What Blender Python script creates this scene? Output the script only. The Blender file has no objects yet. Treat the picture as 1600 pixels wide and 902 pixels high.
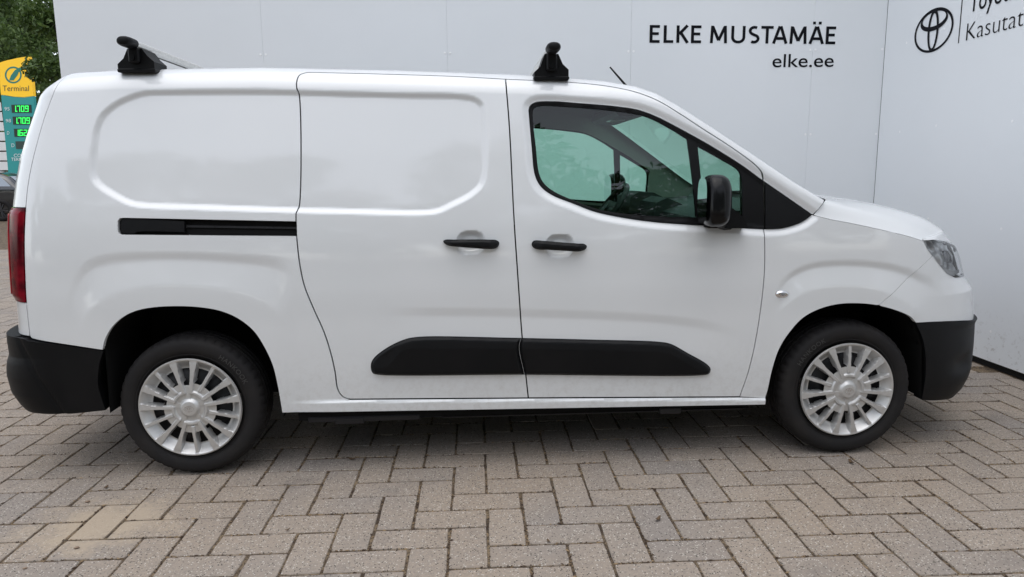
import bpy, math, random
import numpy as np
from mathutils import Matrix, Vector
from mathutils.geometry import delaunay_2d_cdt
random.seed(7); RNG=np.random.default_rng(7)
SC=bpy.context.scene; COL=SC.collection
# ---------------------------------------------------------------- camera (solved from the paving grid, the wheels and the wall joints)
F_PX=1112.0
CAM=np.array([1.2396,-3.0565,1.3290]); YAW,PITCH,ROLL=.058846,.16244,.008537
def _rot():
    cy,sy,cp,sp,cr,sr=math.cos(YAW),math.sin(YAW),math.cos(PITCH),math.sin(PITCH),math.cos(ROLL),math.sin(ROLL)
    fw=np.array([sy*cp,cy*cp,-sp]);rt=np.array([cy,-sy,0.]);dn=np.cross(fw,rt)
    return np.array([cr*rt+sr*dn,-sr*rt+cr*dn,fw])
RM=_rot()
cd=bpy.data.cameras.new('camera'); cam=bpy.data.objects.new('camera',cd); COL.objects.link(cam)
cd.sensor_width=36; cd.lens=F_PX/1600*36; cd.clip_start=.05; cd.clip_end=2000
cam.matrix_world=Matrix([[RM[0][i],-RM[1][i],-RM[2][i],CAM[i]] for i in range(3)]+[[0,0,0,1]])
SC.camera=cam
# ---------------------------------------------------------------- light: overcast sky, soft high sun
SUN_EL,SUN_AZ=76,200          # degrees; azimuth measured from +Y clockwise
w=bpy.data.worlds.new('World'); SC.world=w; w.use_nodes=True
nt=w.node_tree; nt.nodes.clear()
sky=nt.nodes.new('ShaderNodeTexSky'); sky.sky_type='NISHITA'; sky.sun_disc=False
sky.sun_elevation=math.radians(SUN_EL); sky.sun_rotation=math.radians(SUN_AZ)
sky.air_density=1.0; sky.dust_density=1.0; sky.ozone_density=1.0
hs=nt.nodes.new('ShaderNodeHueSaturation'); hs.inputs['Saturation'].default_value=.33
bg=nt.nodes.new('ShaderNodeBackground'); bg.inputs['Strength'].default_value=.15
wo=nt.nodes.new('ShaderNodeOutputWorld')
nt.links.new(sky.outputs[0],hs.inputs['Color']); nt.links.new(hs.outputs[0],bg.inputs['Color']); nt.links.new(bg.outputs[0],wo.inputs[0])
sd=bpy.data.lights.new('sun','SUN'); sd.energy=.75; sd.angle=math.radians(75); sd.color=(1,.98,.95)
so=bpy.data.objects.new('sun',sd); COL.objects.link(so)
az,el=math.radians(SUN_AZ),math.radians(SUN_EL)
so.rotation_euler=Vector((math.sin(az)*math.cos(el),math.cos(az)*math.cos(el),math.sin(el))).to_track_quat('Z','Y').to_euler()
so.location=(0,-8,12)
SC.view_settings.view_transform='Standard'; SC.view_settings.look='None'; SC.view_settings.gamma=1
SC.view_settings.exposure=0.90
SC.render.engine='CYCLES'
# ---------------------------------------------------------------- materials
MATS={}
def L(r,g,b):
    f=lambda c:(c/255/12.92 if c<=10 else ((c/255+.055)/1.055)**2.4)
    return (f(r),f(g),f(b),1)
def mat(name,col,rough=.5,metal=0.,coat=0.,spec=.5,noise=None,bump=None,emit=None):
    m=bpy.data.materials.new(name); m.use_nodes=True; MATS[name]=m
    n=m.node_tree.nodes; l=m.node_tree.links; b=n['Principled BSDF']
    col=tuple(col)+((1,) if len(col)==3 else ())
    b.inputs['Base Color'].default_value=col; b.inputs['Roughness'].default_value=rough
    b.inputs['Metallic'].default_value=metal; b.inputs['Coat Weight'].default_value=coat
    b.inputs['Coat Roughness'].default_value=.06; b.inputs['Coat IOR'].default_value=1.6; b.inputs['Specular IOR Level'].default_value=spec
    if emit: b.inputs['Emission Color'].default_value=col; b.inputs['Emission Strength'].default_value=emit
    tc=n.new('ShaderNodeTexCoord')
    if noise:                              # (scale, second colour, low, high)
        t=n.new('ShaderNodeTexNoise'); t.inputs['Scale'].default_value=noise[0]; t.inputs['Detail'].default_value=6
        l.new(tc.outputs['Object'],t.inputs['Vector'])
        r=n.new('ShaderNodeMapRange'); r.inputs[1].default_value=noise[2]; r.inputs[2].default_value=noise[3]
        l.new(t.outputs[0],r.inputs[0])
        x=n.new('ShaderNodeMix'); x.data_type='RGBA'; x.inputs[6].default_value=col; x.inputs[7].default_value=tuple(noise[1])+((1,) if len(noise[1])==3 else ())
        l.new(r.outputs[0],x.inputs[0]); l.new(x.outputs[2],b.inputs['Base Color'])
    if bump:                               # (scale, strength)
        t=n.new('ShaderNodeTexNoise'); t.inputs['Scale'].default_value=bump[0]; t.inputs['Detail'].default_value=4
        l.new(tc.outputs['Object'],t.inputs['Vector'])
        bp=n.new('ShaderNodeBump'); bp.inputs['Strength'].default_value=bump[1]; bp.inputs['Distance'].default_value=.01
        l.new(t.outputs[0],bp.inputs['Height']); l.new(bp.outputs[0],b.inputs['Normal'])
    return m
def glass(name,tint,ior=1.45,rough=0.0):
    m=bpy.data.materials.new(name); m.use_nodes=True; MATS[name]=m
    n=m.node_tree.nodes; l=m.node_tree.links; n.remove(n['Principled BSDF'])
    tr=n.new('ShaderNodeBsdfTransparent'); tr.inputs[0].default_value=tuple(tint)+(1,)
    gl=n.new('ShaderNodeBsdfGlossy'); gl.inputs['Roughness'].default_value=rough
    fr=n.new('ShaderNodeFresnel'); fr.inputs[0].default_value=ior
    mx=n.new('ShaderNodeMixShader'); l.new(fr.outputs[0],mx.inputs[0]); l.new(tr.outputs[0],mx.inputs[1]); l.new(gl.outputs[0],mx.inputs[2])
    l.new(mx.outputs[0],n['Material Output'].inputs[0]); return m
mat('white_paint',(.69,.705,.715),.38,coat=1.0,noise=(2.2,(.67,.69,.70),.35,.7))
def dusty_paint(m):
    n=m.node_tree.nodes;l=m.node_tree.links;b=n['Principled BSDF'];src=b.inputs['Base Color'].links[0].from_socket
    g=n.new('ShaderNodeNewGeometry');sx=n.new('ShaderNodeSeparateXYZ');l.new(g.outputs['Position'],sx.inputs[0])
    r=n.new('ShaderNodeMapRange');r.inputs[1].default_value=.62;r.inputs[2].default_value=.24;l.new(sx.outputs[2],r.inputs[0])
    t=n.new('ShaderNodeTexNoise');t.inputs['Scale'].default_value=34;t.inputs['Detail'].default_value=7;t.inputs['Roughness'].default_value=.72;l.new(g.outputs['Position'],t.inputs['Vector'])
    r2=n.new('ShaderNodeMapRange');r2.inputs[1].default_value=.46;r2.inputs[2].default_value=.74;l.new(t.outputs[0],r2.inputs[0])
    mu=n.new('ShaderNodeMath');mu.operation='MULTIPLY';l.new(r.outputs[0],mu.inputs[0]);l.new(r2.outputs[0],mu.inputs[1])
    m2=n.new('ShaderNodeMath');m2.operation='MULTIPLY';l.new(mu.outputs[0],m2.inputs[0]);m2.inputs[1].default_value=.38
    x=n.new('ShaderNodeMix');x.data_type='RGBA';l.new(m2.outputs[0],x.inputs[0]);l.new(src,x.inputs[6]);x.inputs[7].default_value=(.36,.33,.29,1);l.new(x.outputs[2],b.inputs['Base Color'])
dusty_paint(MATS['white_paint'])
mat('black_plastic',(.0032,.0036,.0044),.48,spec=.18,bump=(900,.12),noise=(5,(.0055,.0055,.0062),.4,.7))
mat('black_gloss',(.003,.003,.0035),.2,spec=.24)
mat('black_rubber_seal',(.0035,.0035,.004),.45,spec=.16)
mat('tyre_rubber',(.013,.0122,.0128),.72,spec=.25,noise=(9,(.019,.017,.016),.45,.75),bump=(250,.1))
mat('tyre_letter',(.036,.035,.035),.6)
mat('silver_paint',(.56,.56,.555),.42,metal=.6,coat=0,noise=(40,(.53,.525,.515),.4,.7))
mat('dark_steel',(.009,.009,.011),.5,metal=.2)
mat('under_black',(.008,.008,.008),.8,spec=.1)
mat('aluminium',(.70,.70,.68),.45,metal=.75,noise=(60,(.62,.62,.60),.4,.7))
glass('green_glass',(.63,.87,.77),1.62)
glass('clear_lens',(.93,.94,.95),1.5)
glass('mirror_lens',(.9,.9,.9),1.5)
mat('red_lens',(.17,.004,.012),.15,spec=.12,noise=(14,(.06,.002,.006),.42,.6))
mat('red_bright',(.36,.01,.02),.2,spec=.3)
mat('lamp_white',(.7,.7,.7),.15,coat=1)
mat('lamp_inner',(.72,.73,.74),.3,metal=.4,noise=(14,(.28,.28,.29),.45,.58))
mat('chrome',(.75,.75,.76),.12,metal=1.0)
mat('interior_dark',(.014,.015,.017),.6,bump=(500,.2))
mat('trim_grey',(.25,.25,.225),.85)
mat('headliner',(.17,.175,.17),.9)
mat('mirror_glass',(.8,.82,.83),.03,metal=1.0)
# ---------------------------------------------------------------- object helpers
def tag(o,label=None,cat=None,group=None,kind=None):
    if label:o['label']=label
    if cat:o['category']=cat
    if group:o['group']=group
    if kind:o['kind']=kind
    return o
def link(o,parent=None):
    COL.objects.link(o)
    if parent is not None: o.parent=parent
    return o
def empty(name,loc=(0,0,0),rz=0):
    o=bpy.data.objects.new(name,None); o.location=loc; o.rotation_euler=(0,0,rz); o.empty_display_size=.2; return link(o)
def mesh(name,V,Fc,m,parent=None,smooth=False,normals=None):
    me=bpy.data.meshes.new(name)
    V=np.asarray(V,float)
    me.from_pydata(V.tolist(),[],[tuple(int(i) for i in f) for f in Fc]); me.materials.append(MATS[m] if isinstance(m,str) else m)
    if smooth or normals is not None: me.polygons.foreach_set('use_smooth',[True]*len(me.polygons))
    me.update()
    if normals is not None: me.normals_split_custom_set_from_vertices(np.asarray(normals,float).tolist())
    return link(bpy.data.objects.new(name,me),parent)
class MB:
    """collects primitive shapes into one mesh"""
    def __init__(s): s.v=[];s.f=[]
    def add(s,V,Fc):
        o=len(s.v); s.v+= [tuple(p) for p in V]; s.f+=[tuple(i+o for i in f) for f in Fc]
    def box(s,a,b,bev=0):
        (x0,y0,z0),(x1,y1,z1)=a,b
        if bev<=0:
            s.add([(x,y,z) for x in(x0,x1) for y in(y0,y1) for z in(z0,z1)],[(0,1,3,2),(4,6,7,5),(0,4,5,1),(2,3,7,6),(0,2,6,4),(1,5,7,3)]);return
        # chamfered box: 24 verts
        V=[];idx={}
        for cx in(0,1):
            for cy in(0,1):
                for cz in(0,1):
                    for ax in range(3):
                        p=[(x0,x1)[cx],(y0,y1)[cy],(z0,z1)[cz]]
                        for k,(c,lo,hi) in enumerate(((cx,x0,x1),(cy,y0,y1),(cz,z0,z1))):
                            if k!=ax: p[k]=(lo+bev) if c==0 else (hi-bev)
                        idx[(cx,cy,cz,ax)]=len(V);V.append(p)
        Fs=[]
        for ax in range(3):
            o=[k for k in range(3) if k!=ax]
            for c in(0,1):
                q=[]
                for a_,b_ in((0,0),(1,0),(1,1),(0,1)):
                    k=[0,0,0];k[ax]=c;k[o[0]]=a_;k[o[1]]=b_;q.append(idx[(*k,ax)])
                Fs.append(q)
        for ax in range(3):
            o=[k for k in range(3) if k!=ax]
            for a_ in(0,1):
                for b_ in(0,1):
                    k0=[0,0,0];k0[o[0]]=a_;k0[o[1]]=b_;k1=list(k0);k1[ax]=1
                    Fs.append([idx[(*k0,o[0])],idx[(*k1,o[0])],idx[(*k1,o[1])],idx[(*k0,o[1])]])
        for cx in(0,1):
            for cy in(0,1):
                for cz in(0,1): Fs.append([idx[(cx,cy,cz,a)] for a in range(3)])
        s.add(V,Fs)
    def tube(s,pts,rad,n=12,cap=True):
        pts=[Vector(p) for p in pts]; rad=rad if hasattr(rad,'__len__') else [rad]*len(pts)
        rings=[];up=None
        for i,p in enumerate(pts):
            d=(pts[min(i+1,len(pts)-1)]-pts[max(i-1,0)]).normalized()
            if up is None: up=d.orthogonal().normalized()
            up=(up-d*up.dot(d)).normalized(); sd_=d.cross(up)
            rings.append([tuple(p+(up*math.cos(2*math.pi*k/n)+sd_*math.sin(2*math.pi*k/n))*rad[i]) for k in range(n)])
        V=[q for r in rings for q in r];Fs=[]
        for i in range(len(rings)-1):
            for k in range(n): Fs.append((i*n+k,i*n+(k+1)%n,(i+1)*n+(k+1)%n,(i+1)*n+k))
        if cap: Fs.append(tuple(range(n))[::-1]);Fs.append(tuple((len(rings)-1)*n+k for k in range(n)))
        s.add(V,Fs)
    def prism(s,poly,y0,y1):
        """poly in XZ extruded along Y"""
        n=len(poly);V=[(x,y0,z) for x,z in poly]+[(x,y1,z) for x,z in poly]
        s.add(V,[tuple(range(n)),tuple(range(2*n-1,n-1,-1))]+[(i,i+n,(i+1)%n+n,(i+1)%n) for i in range(n)])
    def grid(s,P):
        P=np.asarray(P);a,b=P.shape[:2]
        s.add(P.reshape(-1,3),[(i*b+j,i*b+j+1,(i+1)*b+j+1,(i+1)*b+j) for i in range(a-1) for j in range(b-1)])
    def build(s,name,m,parent=None,smooth=False,angle=None):
        o=mesh(name,s.v,s.f,m,parent,smooth or angle is not None)
        if angle is not None:
            me=o.data
            try: me.set_sharp_from_angle(angle=math.radians(angle))
            except Exception: pass
        return o
def copy_tree(o,parent=None,loc=None,rot=None):
    c=o.copy(); COL.objects.link(c); c.parent=parent
    if loc is not None: c.location=loc
    if rot is not None: c.rotation_euler=rot
    for ch in list(o.children): copy_tree(ch,c)
    return c
def text_geo(body,bold=0.0,spacing=1.0,res=4):
    cu=bpy.data.curves.new('t','FONT'); cu.body=body; cu.offset=bold; cu.space_character=spacing; cu.resolution_u=res; cu.fill_mode='BOTH'
    ob=bpy.data.objects.new('t',cu); COL.objects.link(ob)
    me=bpy.data.meshes.new_from_object(ob.evaluated_get(bpy.context.evaluated_depsgraph_get()))
    V=np.array([v.co[:2] for v in me.vertices]); Fs=[tuple(p.vertices) for p in me.polygons]
    bpy.data.objects.remove(ob); bpy.data.curves.remove(cu); bpy.data.meshes.remove(me)
    return V,Fs
# ---------------------------------------------------------------- pixel <-> place
def proj(P):
    q=(np.asarray(P,float)-CAM)@RM.T
    return np.stack([800+F_PX*q[...,0]/q[...,2],451+F_PX*q[...,1]/q[...,2]],-1)
def ray(x,y): return np.array([(x-800)/F_PX,(y-451)/F_PX,1.])@RM
def onY(x,y,Y): d=ray(x,y);return CAM+d*((Y-CAM[1])/d[1])
def onX(x,y,X): d=ray(x,y);return CAM+d*((X-CAM[0])/d[0])
def onZ(x,y,Z): d=ray(x,y);return CAM+d*((Z-CAM[2])/d[2])
# ---------------------------------------------------------------- van body surface: (s along the plan line, t up the section) -> place
HW=.924
def cspline(pts,n=40):
    """catmull-rom through pts (open, centripetal-ish via chord tangents)"""
    p=np.asarray(pts,float);out=[]
    d=np.r_[0,np.cumsum(np.hypot(*np.diff(p,axis=0).T)**.5)]
    m=np.zeros_like(p)
    m[1:-1]=(p[2:]-p[:-2])/(d[2:]-d[:-2])[:,None]
    # 3-point derivative
    h0=(d[1:-1]-d[:-2])[:,None];h1=(d[2:]-d[1:-1])[:,None]
    s0=(p[1:-1]-p[:-2])/h0;s1=(p[2:]-p[1:-1])/h1
    m[1:-1]=(s0*h1+s1*h0)/(h0+h1);m[0]=(p[1]-p[0])/(d[1]-d[0]);m[-1]=(p[-1]-p[-2])/(d[-1]-d[-2])
    for i in range(len(p)-1):
        t=np.linspace(0,1,n,endpoint=False)[:,None];h=d[i+1]-d[i]
        out.append((2*t**3-3*t**2+1)*p[i]+(t**3-2*t**2+t)*h*m[i]+(-2*t**3+3*t**2)*p[i+1]+(t**3-t**2)*h*m[i+1])
    out.append(p[-1:]);return np.concatenate(out)
PLAN_PTS=[(-.850,.924),(-.848,.65),(-.838,.38),(-.812,.23),(-.765,.115),(-.70,.045),(-.62,.012),(-.5,.002),(-.2,0),(1,0),(2.2,0),(2.9,.001),(3.15,.008),(3.32,.026),(3.47,.062),(3.60,.125),(3.70,.215),(3.775,.34),(3.825,.50),(3.853,.70),(3.862,.924)]
_pl=cspline(PLAN_PTS,60)
_ps=np.r_[0,np.cumsum(np.hypot(*np.diff(_pl,axis=0).T))]
_ps+=1.0-np.interp(1.0,_pl[:,0],_ps)
_tg=np.gradient(_pl,_ps,axis=0);_tg/=np.linalg.norm(_tg,axis=1)[:,None]
S_MIN,S_MAX=_ps[0],_ps[-1]
def Iz(z): return ISPL(z)
_zt=np.linspace(0,2.2,441)
_it=np.interp(_zt,[0,.2,.3,.45,.6,.8,1.0,1.1,1.2,1.4,1.6,1.75,2.2],[.05,.03,.016,.004,0,0,.009,.02,.037,.08,.13,.17,.29])
for _ in range(3): _it=np.convolve(np.pad(_it,6,mode='edge'),np.ones(13)/13,'valid')
def ISPL(z): return np.interp(z,_zt,_it)
# roof line (X,Z) of the outer top edge
ZR=np.array([(-.95,1.74),(-.24,1.785),(.335,1.795),(.93,1.782),(1.45,1.763),(1.68,1.749),(1.86,1.731),(2.0,1.705),(2.09,1.672),(2.18,1.62),(2.29,1.548),(2.49,1.412),(2.69,1.275),(2.83,1.19),(2.9,1.16),(3.1,1.4),(4,2)])
LZ=np.array([(0,0),(.5,.006),(.6,.018),(.7,.028),(.9,.032),(1.1,.038),(1.2,.044),(1.3,.056),(1.4,.074),(1.5,.10),(1.6,.132),(1.65,.148),(1.7,.155),(2.2,.3)])   # rear lean
FZ=np.array([(0,.1),(.2,.062),(.25,.02),(.3,0),(.35,-.01),(.45,-.006),(.55,0),(.65,.012),(.75,.03),(.78,.055),(.82,.084),(.9,.108),(.95,.132),(1.0,.182),(1.05,.202),(2,.3)])   # nose lean
TH=math.radians(80)
def rr(s): return np.interp(s,[-2,1.7,2.1,2.6,2.9],[.10,.10,.06,.04,.03])
def ttop(s):
    X=np.interp(s,_ps,_pl[:,0]);Zr=np.interp(X,ZR[:,0],ZR[:,1]);r=rr(s)
    return Zr-r+r*TH
def surf(s,t,D=0.):
    s=np.asarray(s,float);t=np.asarray(t,float)
    X=np.interp(s,_ps,_pl[:,0]);Y=np.interp(s,_ps,_pl[:,1])
    tx=np.interp(s,_ps,_tg[:,0]);ty=np.interp(s,_ps,_tg[:,1])
    Zr=np.interp(X,ZR[:,0],ZR[:,1]);r=rr(s)
    a=np.clip((t-(Zr-r))/r,0,math.pi/2)
    z=np.where(t<Zr-r,t,Zr-r+r*np.sin(a))
    ins=Iz(z)+r*(1-np.cos(a))
    wr=np.clip((-.42-X)/.36,0,1);wr=wr*wr*(3-2*wr)
    wf=np.clip((X-3.2)/.5,0,1);wf=wf*wf*(3-2*wf)
    Xo=X+wr*(np.interp(z,LZ[:,0],LZ[:,1])+r*(1-np.cos(a)))-wf*np.interp(z,FZ[:,0],FZ[:,1])
    Yo=Y+ins*(1-Y/HW)
    # outward plan normal = right of travel rear->front : (ty,-tx)
    return np.stack([Xo+ty*D,Yo-tx*D,z],-1)
def inv(px,D=0.):
    px=np.atleast_2d(np.asarray(px,float))
    s=np.empty(len(px));t=np.empty(len(px))
    for i,(x,y) in enumerate(px):
        P=onY(x,y,.05);s[i]=np.clip(P[0],-.9,3.7);t[i]=P[2]
    for it in range(40):
        p=proj(surf(s,t,D));e=px-p
        h=1e-4
        js=(proj(surf(s+h,t,D))-p)/h;jt=(proj(surf(s,t+h,D))-p)/h
        det=js[:,0]*jt[:,1]-js[:,1]*jt[:,0]
        det=np.where(np.abs(det)<800,np.sign(det)*800,det)
        ds=(e[:,0]*jt[:,1]-e[:,1]*jt[:,0])/det;dt=(js[:,0]*e[:,1]-js[:,1]*e[:,0])/det
        s=np.clip(s+np.clip(ds,-.1,.1),S_MIN,S_MAX);t=t+np.clip(dt,-.1,.1)
    err=np.hypot(*(px-proj(surf(s,t,D))).T)
    return np.stack([s,t],-1),err
# ---------------------------------------------------------------- outlines and skin panels
def curve(pts,closed=True,step=3.0):
    """smooth line through pts; a third entry marks a sharp corner"""
    P=[(p[0],p[1]) for p in pts]; c=[i for i,p in enumerate(pts) if len(p)>2]; n=len(P)
    if closed:
        if not c:
            q=np.array([P[(i-2)%n] for i in range(n+5)]); r=cspline(q,12); return resample(r[24:24+12*n+1],step)[:-1]
        P=P[c[0]:]+P[:c[0]+1]; c=[i-c[0] for i in c]+[n]
    else: c=sorted(set([0]+c+[n-1]))
    out=[]
    for a,b in zip(c[:-1],c[1:]):
        seg=np.array(P[a:b+1],float); out.append(resample(cspline(seg,16) if len(seg)>2 else seg,step)[:-1])
    if not closed: out.append(np.array([P[c[-1]]],float))
    return np.concatenate(out)
def resample(p,h):
    d=np.r_[0,np.cumsum(np.hypot(*np.diff(p,axis=0).T))]; n=max(1,int(round(d[-1]/h)))
    x=np.linspace(0,d[-1],n+1); return np.stack([np.interp(x,d,p[:,0]),np.interp(x,d,p[:,1])],-1)
def ST(pts,closed=True,step=3.0): return inv(curve(pts,closed,step))[0]
def rs_closed(p,h,ang=.5):
    """resample a closed loop but keep its corners"""
    n=len(p); e=np.roll(p,-1,0)-p; e/=np.linalg.norm(e,axis=1)[:,None]+1e-12; pe=np.roll(e,1,0)
    turn=np.abs(np.arctan2(pe[:,0]*e[:,1]-pe[:,1]*e[:,0],(pe*e).sum(1))); c=np.where(turn>ang)[0]
    if len(c)==0: c=np.array([0])
    out=[]
    for k in range(len(c)):
        a=c[k];b=c[(k+1)%len(c)]; idx=np.arange(a,(b if b>a else b+n)+1)%n
        out.append(resample(p[idx],h)[:-1])
    return np.concatenate(out)
def area(p): return .5*np.sum(p[:,0]*np.roll(p[:,1],-1)-np.roll(p[:,0],-1)*p[:,1])
def offset(p,d):
    """move a closed loop inward by d"""
    if area(p)<0: p=p[::-1]
    e=np.roll(p,-1,0)-p; e/=np.linalg.norm(e,axis=1)[:,None]+1e-12
    nrm=np.stack([-e[:,1],e[:,0]],-1); m=nrm+np.roll(nrm,1,0); m/=np.maximum((m**2).sum(1)/2,.5)[:,None]
    return p+m*d
def inside(P,loop):
    x,y=P[:,0],P[:,1]; r=np.zeros(len(P),bool); q=np.roll(loop,-1,0)
    for (x0,y0),(x1,y1) in zip(loop,q):
        if y0==y1: continue
        c=((y0>y)!=(y1>y)); r[c]^=x[c]<(x1-x0)*(y[c]-y0)/(y1-y0)+x0
    return r
def pdist(P,line,closed=False):
    q=np.roll(line,-1,0) if closed else line[1:]; a=line if closed else line[:-1]
    best=np.full(len(P),1e9)
    for A,B in zip(a,q):
        d=B-A; t=np.clip(((P-A)@d)/max(d@d,1e-14),0,1); best=np.minimum(best,((P-A-t[:,None]*d)**2).sum(1))
    return np.sqrt(best)
def fill(loops,h):
    """quads inside, a triangulated rim along the loops"""
    lo=np.min(np.concatenate(loops),0)-h; hi=np.max(np.concatenate(loops),0)+h
    nx,ny=(np.ceil((hi-lo)/h)+2).astype(int)
    gx=lo[0]+h*np.arange(nx); gy=lo[1]+h*np.arange(ny)
    X,Y=np.meshgrid(gx,gy,indexing='ij'); ok=np.zeros((nx,ny),bool)
    A=np.concatenate(loops);B=np.concatenate([np.roll(l,-1,0) for l in loops])
    for j,y in enumerate(gy):
        c=(A[:,1]>y)!=(B[:,1]>y)
        if c.any():
            xs=np.sort((B[c,0]-A[c,0])*(y-A[c,1])/(B[c,1]-A[c,1])+A[c,0]); ok[:,j]=np.searchsorted(xs,gx)%2==1
    for l in loops:
        d=resample(np.r_[l,l[:1]],h*.4); i0=((d-lo)/h)
        for a in(-1,0,1,2):
            for b in(-1,0,1,2):
                I=np.floor(i0[:,0]).astype(int)+a;J=np.floor(i0[:,1]).astype(int)+b
                m=(I>=0)&(I<nx)&(J>=0)&(J<ny);I,J,dd=I[m],J[m],d[m]
                near=(lo[0]+h*I-dd[:,0])**2+(lo[1]+h*J-dd[:,1])**2<(.62*h)**2; ok[I[near],J[near]]=False
    cell=ok[:-1,:-1]&ok[1:,:-1]&ok[1:,1:]&ok[:-1,1:]
    used=np.zeros((nx,ny),bool)
    for a in(0,1):
        for b in(0,1): used[a:nx-1+a,b:ny-1+b]|=cell
    nL=len(A); gid=np.full((nx,ny),-1); sel=used|ok; gid[sel]=nL+np.arange(sel.sum())
    V=np.concatenate([A,np.stack([X[sel],Y[sel]],-1)])
    ci,cj=np.where(cell); quads=np.stack([gid[ci,cj],gid[ci+1,cj],gid[ci+1,cj+1],gid[ci,cj+1]],-1)
    # rim
    E={};o=0;edges=[]
    for l in loops:
        n=len(l);edges+=[(o+i,o+(i+1)%n) for i in range(n)];o+=n
    p=np.pad(cell,1); 
    bi,bj=np.where(p[1:,1:-1]!=p[:-1,1:-1]); edges+=list(zip(gid[bi,bj],gid[bi,bj+1]))
    bi,bj=np.where(p[1:-1,1:]!=p[1:-1,:-1]); edges+=list(zip(gid[bi,bj],gid[bi+1,bj]))
    need=set(range(nL))
    for a,b in edges: need.add(int(a));need.add(int(b))
    lone=gid[ok&~used]; need|=set(int(i) for i in lone if i>=0)
    need=sorted(need); mp={g:i for i,g in enumerate(need)}
    vo,eo,fo,ov,_,_=delaunay_2d_cdt([Vector(V[g]) for g in need],[(mp[int(a)],mp[int(b)]) for a,b in edges],[],0,1e-7)
    back=[];extra=[]
    for i,src in enumerate(ov):
        if src: back.append(need[src[0]])
        else: back.append(len(V)+len(extra)); extra.append(vo[i][:])
    if extra: V=np.concatenate([V,np.array(extra)])
    tri=np.array([[back[i] for i in f] for f in fo if len(f)==3])
    c=V[tri].mean(1); m=np.zeros(len(c),bool)
    for l in loops: m^=inside(c,l)
    ii=np.floor((c[:,0]-lo[0])/h).astype(int).clip(0,nx-2);jj=np.floor((c[:,1]-lo[1])/h).astype(int).clip(0,ny-2)
    tri=tri[m&~cell[ii,jj]]
    # drop unused verts
    usedv=np.zeros(len(V),bool);usedv[:nL]=True
    if len(tri): usedv[tri]=True
    if len(quads): usedv[quads]=True
    idx=np.cumsum(usedv)-1
    t0=V[tri]; cr=(t0[:,1,0]-t0[:,0,0])*(t0[:,2,1]-t0[:,0,1])-(t0[:,1,1]-t0[:,0,1])*(t0[:,2,0]-t0[:,0,0])
    tri=np.where((cr<0)[:,None],tri[:,::-1],tri)
    return V[usedv],[tuple(f) for f in idx[quads]]+[tuple(f) for f in idx[tri]]
VAN=empty('panel_van',(0,HW,0))
tag(VAN,'white panel van with roof bars parked on the block paving','van')
VOFF=np.array([0,HW,0])
def vmesh(name,V,Fs,m,parent,normals=None,smooth=False):
    """mesh given in scene coordinates, parented to the van empty (or to a part that sits at the van's origin)"""
    return mesh(name,np.asarray(V)-VOFF,Fs,m,parent,smooth,normals)
def skin(name,loops,m,D=0.,gap=0.,h=.012,flange=.02,parent=None,mirror=True,label=None,fdir=None):
    """a body panel on the van surface; returns [near, far]"""
    loops=[np.asarray(l) for l in loops]
    out=loops[0] if area(loops[0])>0 else loops[0][::-1]
    hol=[l if area(l)<0 else l[::-1] for l in loops[1:]]
    if gap: out=offset(out,gap); hol=[offset(l,-gap)[::-1] for l in hol]
    res=[]
    for side in ((0,1) if mirror else (0,)):
        hh=h if side==0 else max(h,.02)
        lp=[rs_closed(out,hh)]+[rs_closed(l,hh) for l in hol]
        V,Fs=fill(lp,hh)
        Df=D if callable(D) else (lambda q,D=D: np.full(len(q),D))
        e=1e-3
        def ev(q): return surf(q[:,0],q[:,1],Df(q))
        P=ev(V); du=ev(V+[e,0])-ev(V-[e,0]); dv=ev(V+[0,e])-ev(V-[0,e])
        N=np.cross(du,dv); N/=np.linalg.norm(N,axis=1)[:,None]+1e-15
        fc=list(Fs); PV=[P];NV=[N];o=0;base=len(P)
        if flange:
            for l in lp:
                n=len(l); a=P[o:o+n]; nn=N[o:o+n]
                b=a-nn*flange
                t=np.roll(a,-1,0)-np.roll(a,1,0); fn=np.cross(t,-nn); fn/=np.linalg.norm(fn,axis=1)[:,None]+1e-15
                PV+= [a,b]; NV+=[-fn,-fn]
                fc+=[(base+i,base+n+i,base+n+(i+1)%n,base+(i+1)%n) for i in range(n)]; base+=2*n;o+=n
        PV=np.concatenate(PV);NV=np.concatenate(NV)
        if side: PV=PV*[1,-1,1]+[0,2*HW,0]; NV=NV*[1,-1,1]; fc=[f[::-1] for f in fc]
        par=parent[side] if isinstance(parent,(list,tuple)) else (parent or VAN)
        ob=vmesh(name,PV,fc,m,par,NV)
        if label and side==0: ob['label']=label
        res.append(ob)
    return res
def sm(x): x=np.clip(x,0,1); return x*x*(3-2*x)
# ---- traced lines of the body side (photo pixels)
REAR_SEAM=[(84,145),(70,182.5),(59,220),(49.7,257),(43.5,291),(40.4,322),(38,373),(38.8,420),(41.3,474),(45,510),(46.6,524)]
ARCH_R=[(162.5,547),(166,531.5),(176,513),(193,496.6),(213,486.6),(239.5,481),(276,479),(312.6,480.6),(346,486.6),(372.5,498),(396,516.5),(412,540),(426,570),(434,603),(439,632),(441,645)]
ARCH_F=[(1195.5,622),(1199,612),(1207,576),(1217,545.6),(1232,520),(1252.6,497),(1278,483),(1309,475),(1344,474),(1372.5,477.5),(1400.5,485.4),(1421,494.6),(1430,504)]
SLIDE_LEFT=[(546.5,624),(537,621),(531,615),(527,606),(523.4,581),(516,549),(505.6,517.4),(489.7,482),(475.5,446.5),(468,411),(463.2,368)]   # bottom -> up to the slot
SLIDE_LEFT2=[(462.6,347),(462.7,333),(466.6,322),(466.4,146),(463.8,139),(463.6,128),(468,117.5),(481,113.2)]
SLIDE_TOP=[(481,113.2),(586,115.7),(710.5,119.7),(790,124)]
B_SEAM=[(790,124),(796,200),(803,340),(809,430),(816,528),(821,580),(825.5,622)]
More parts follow.
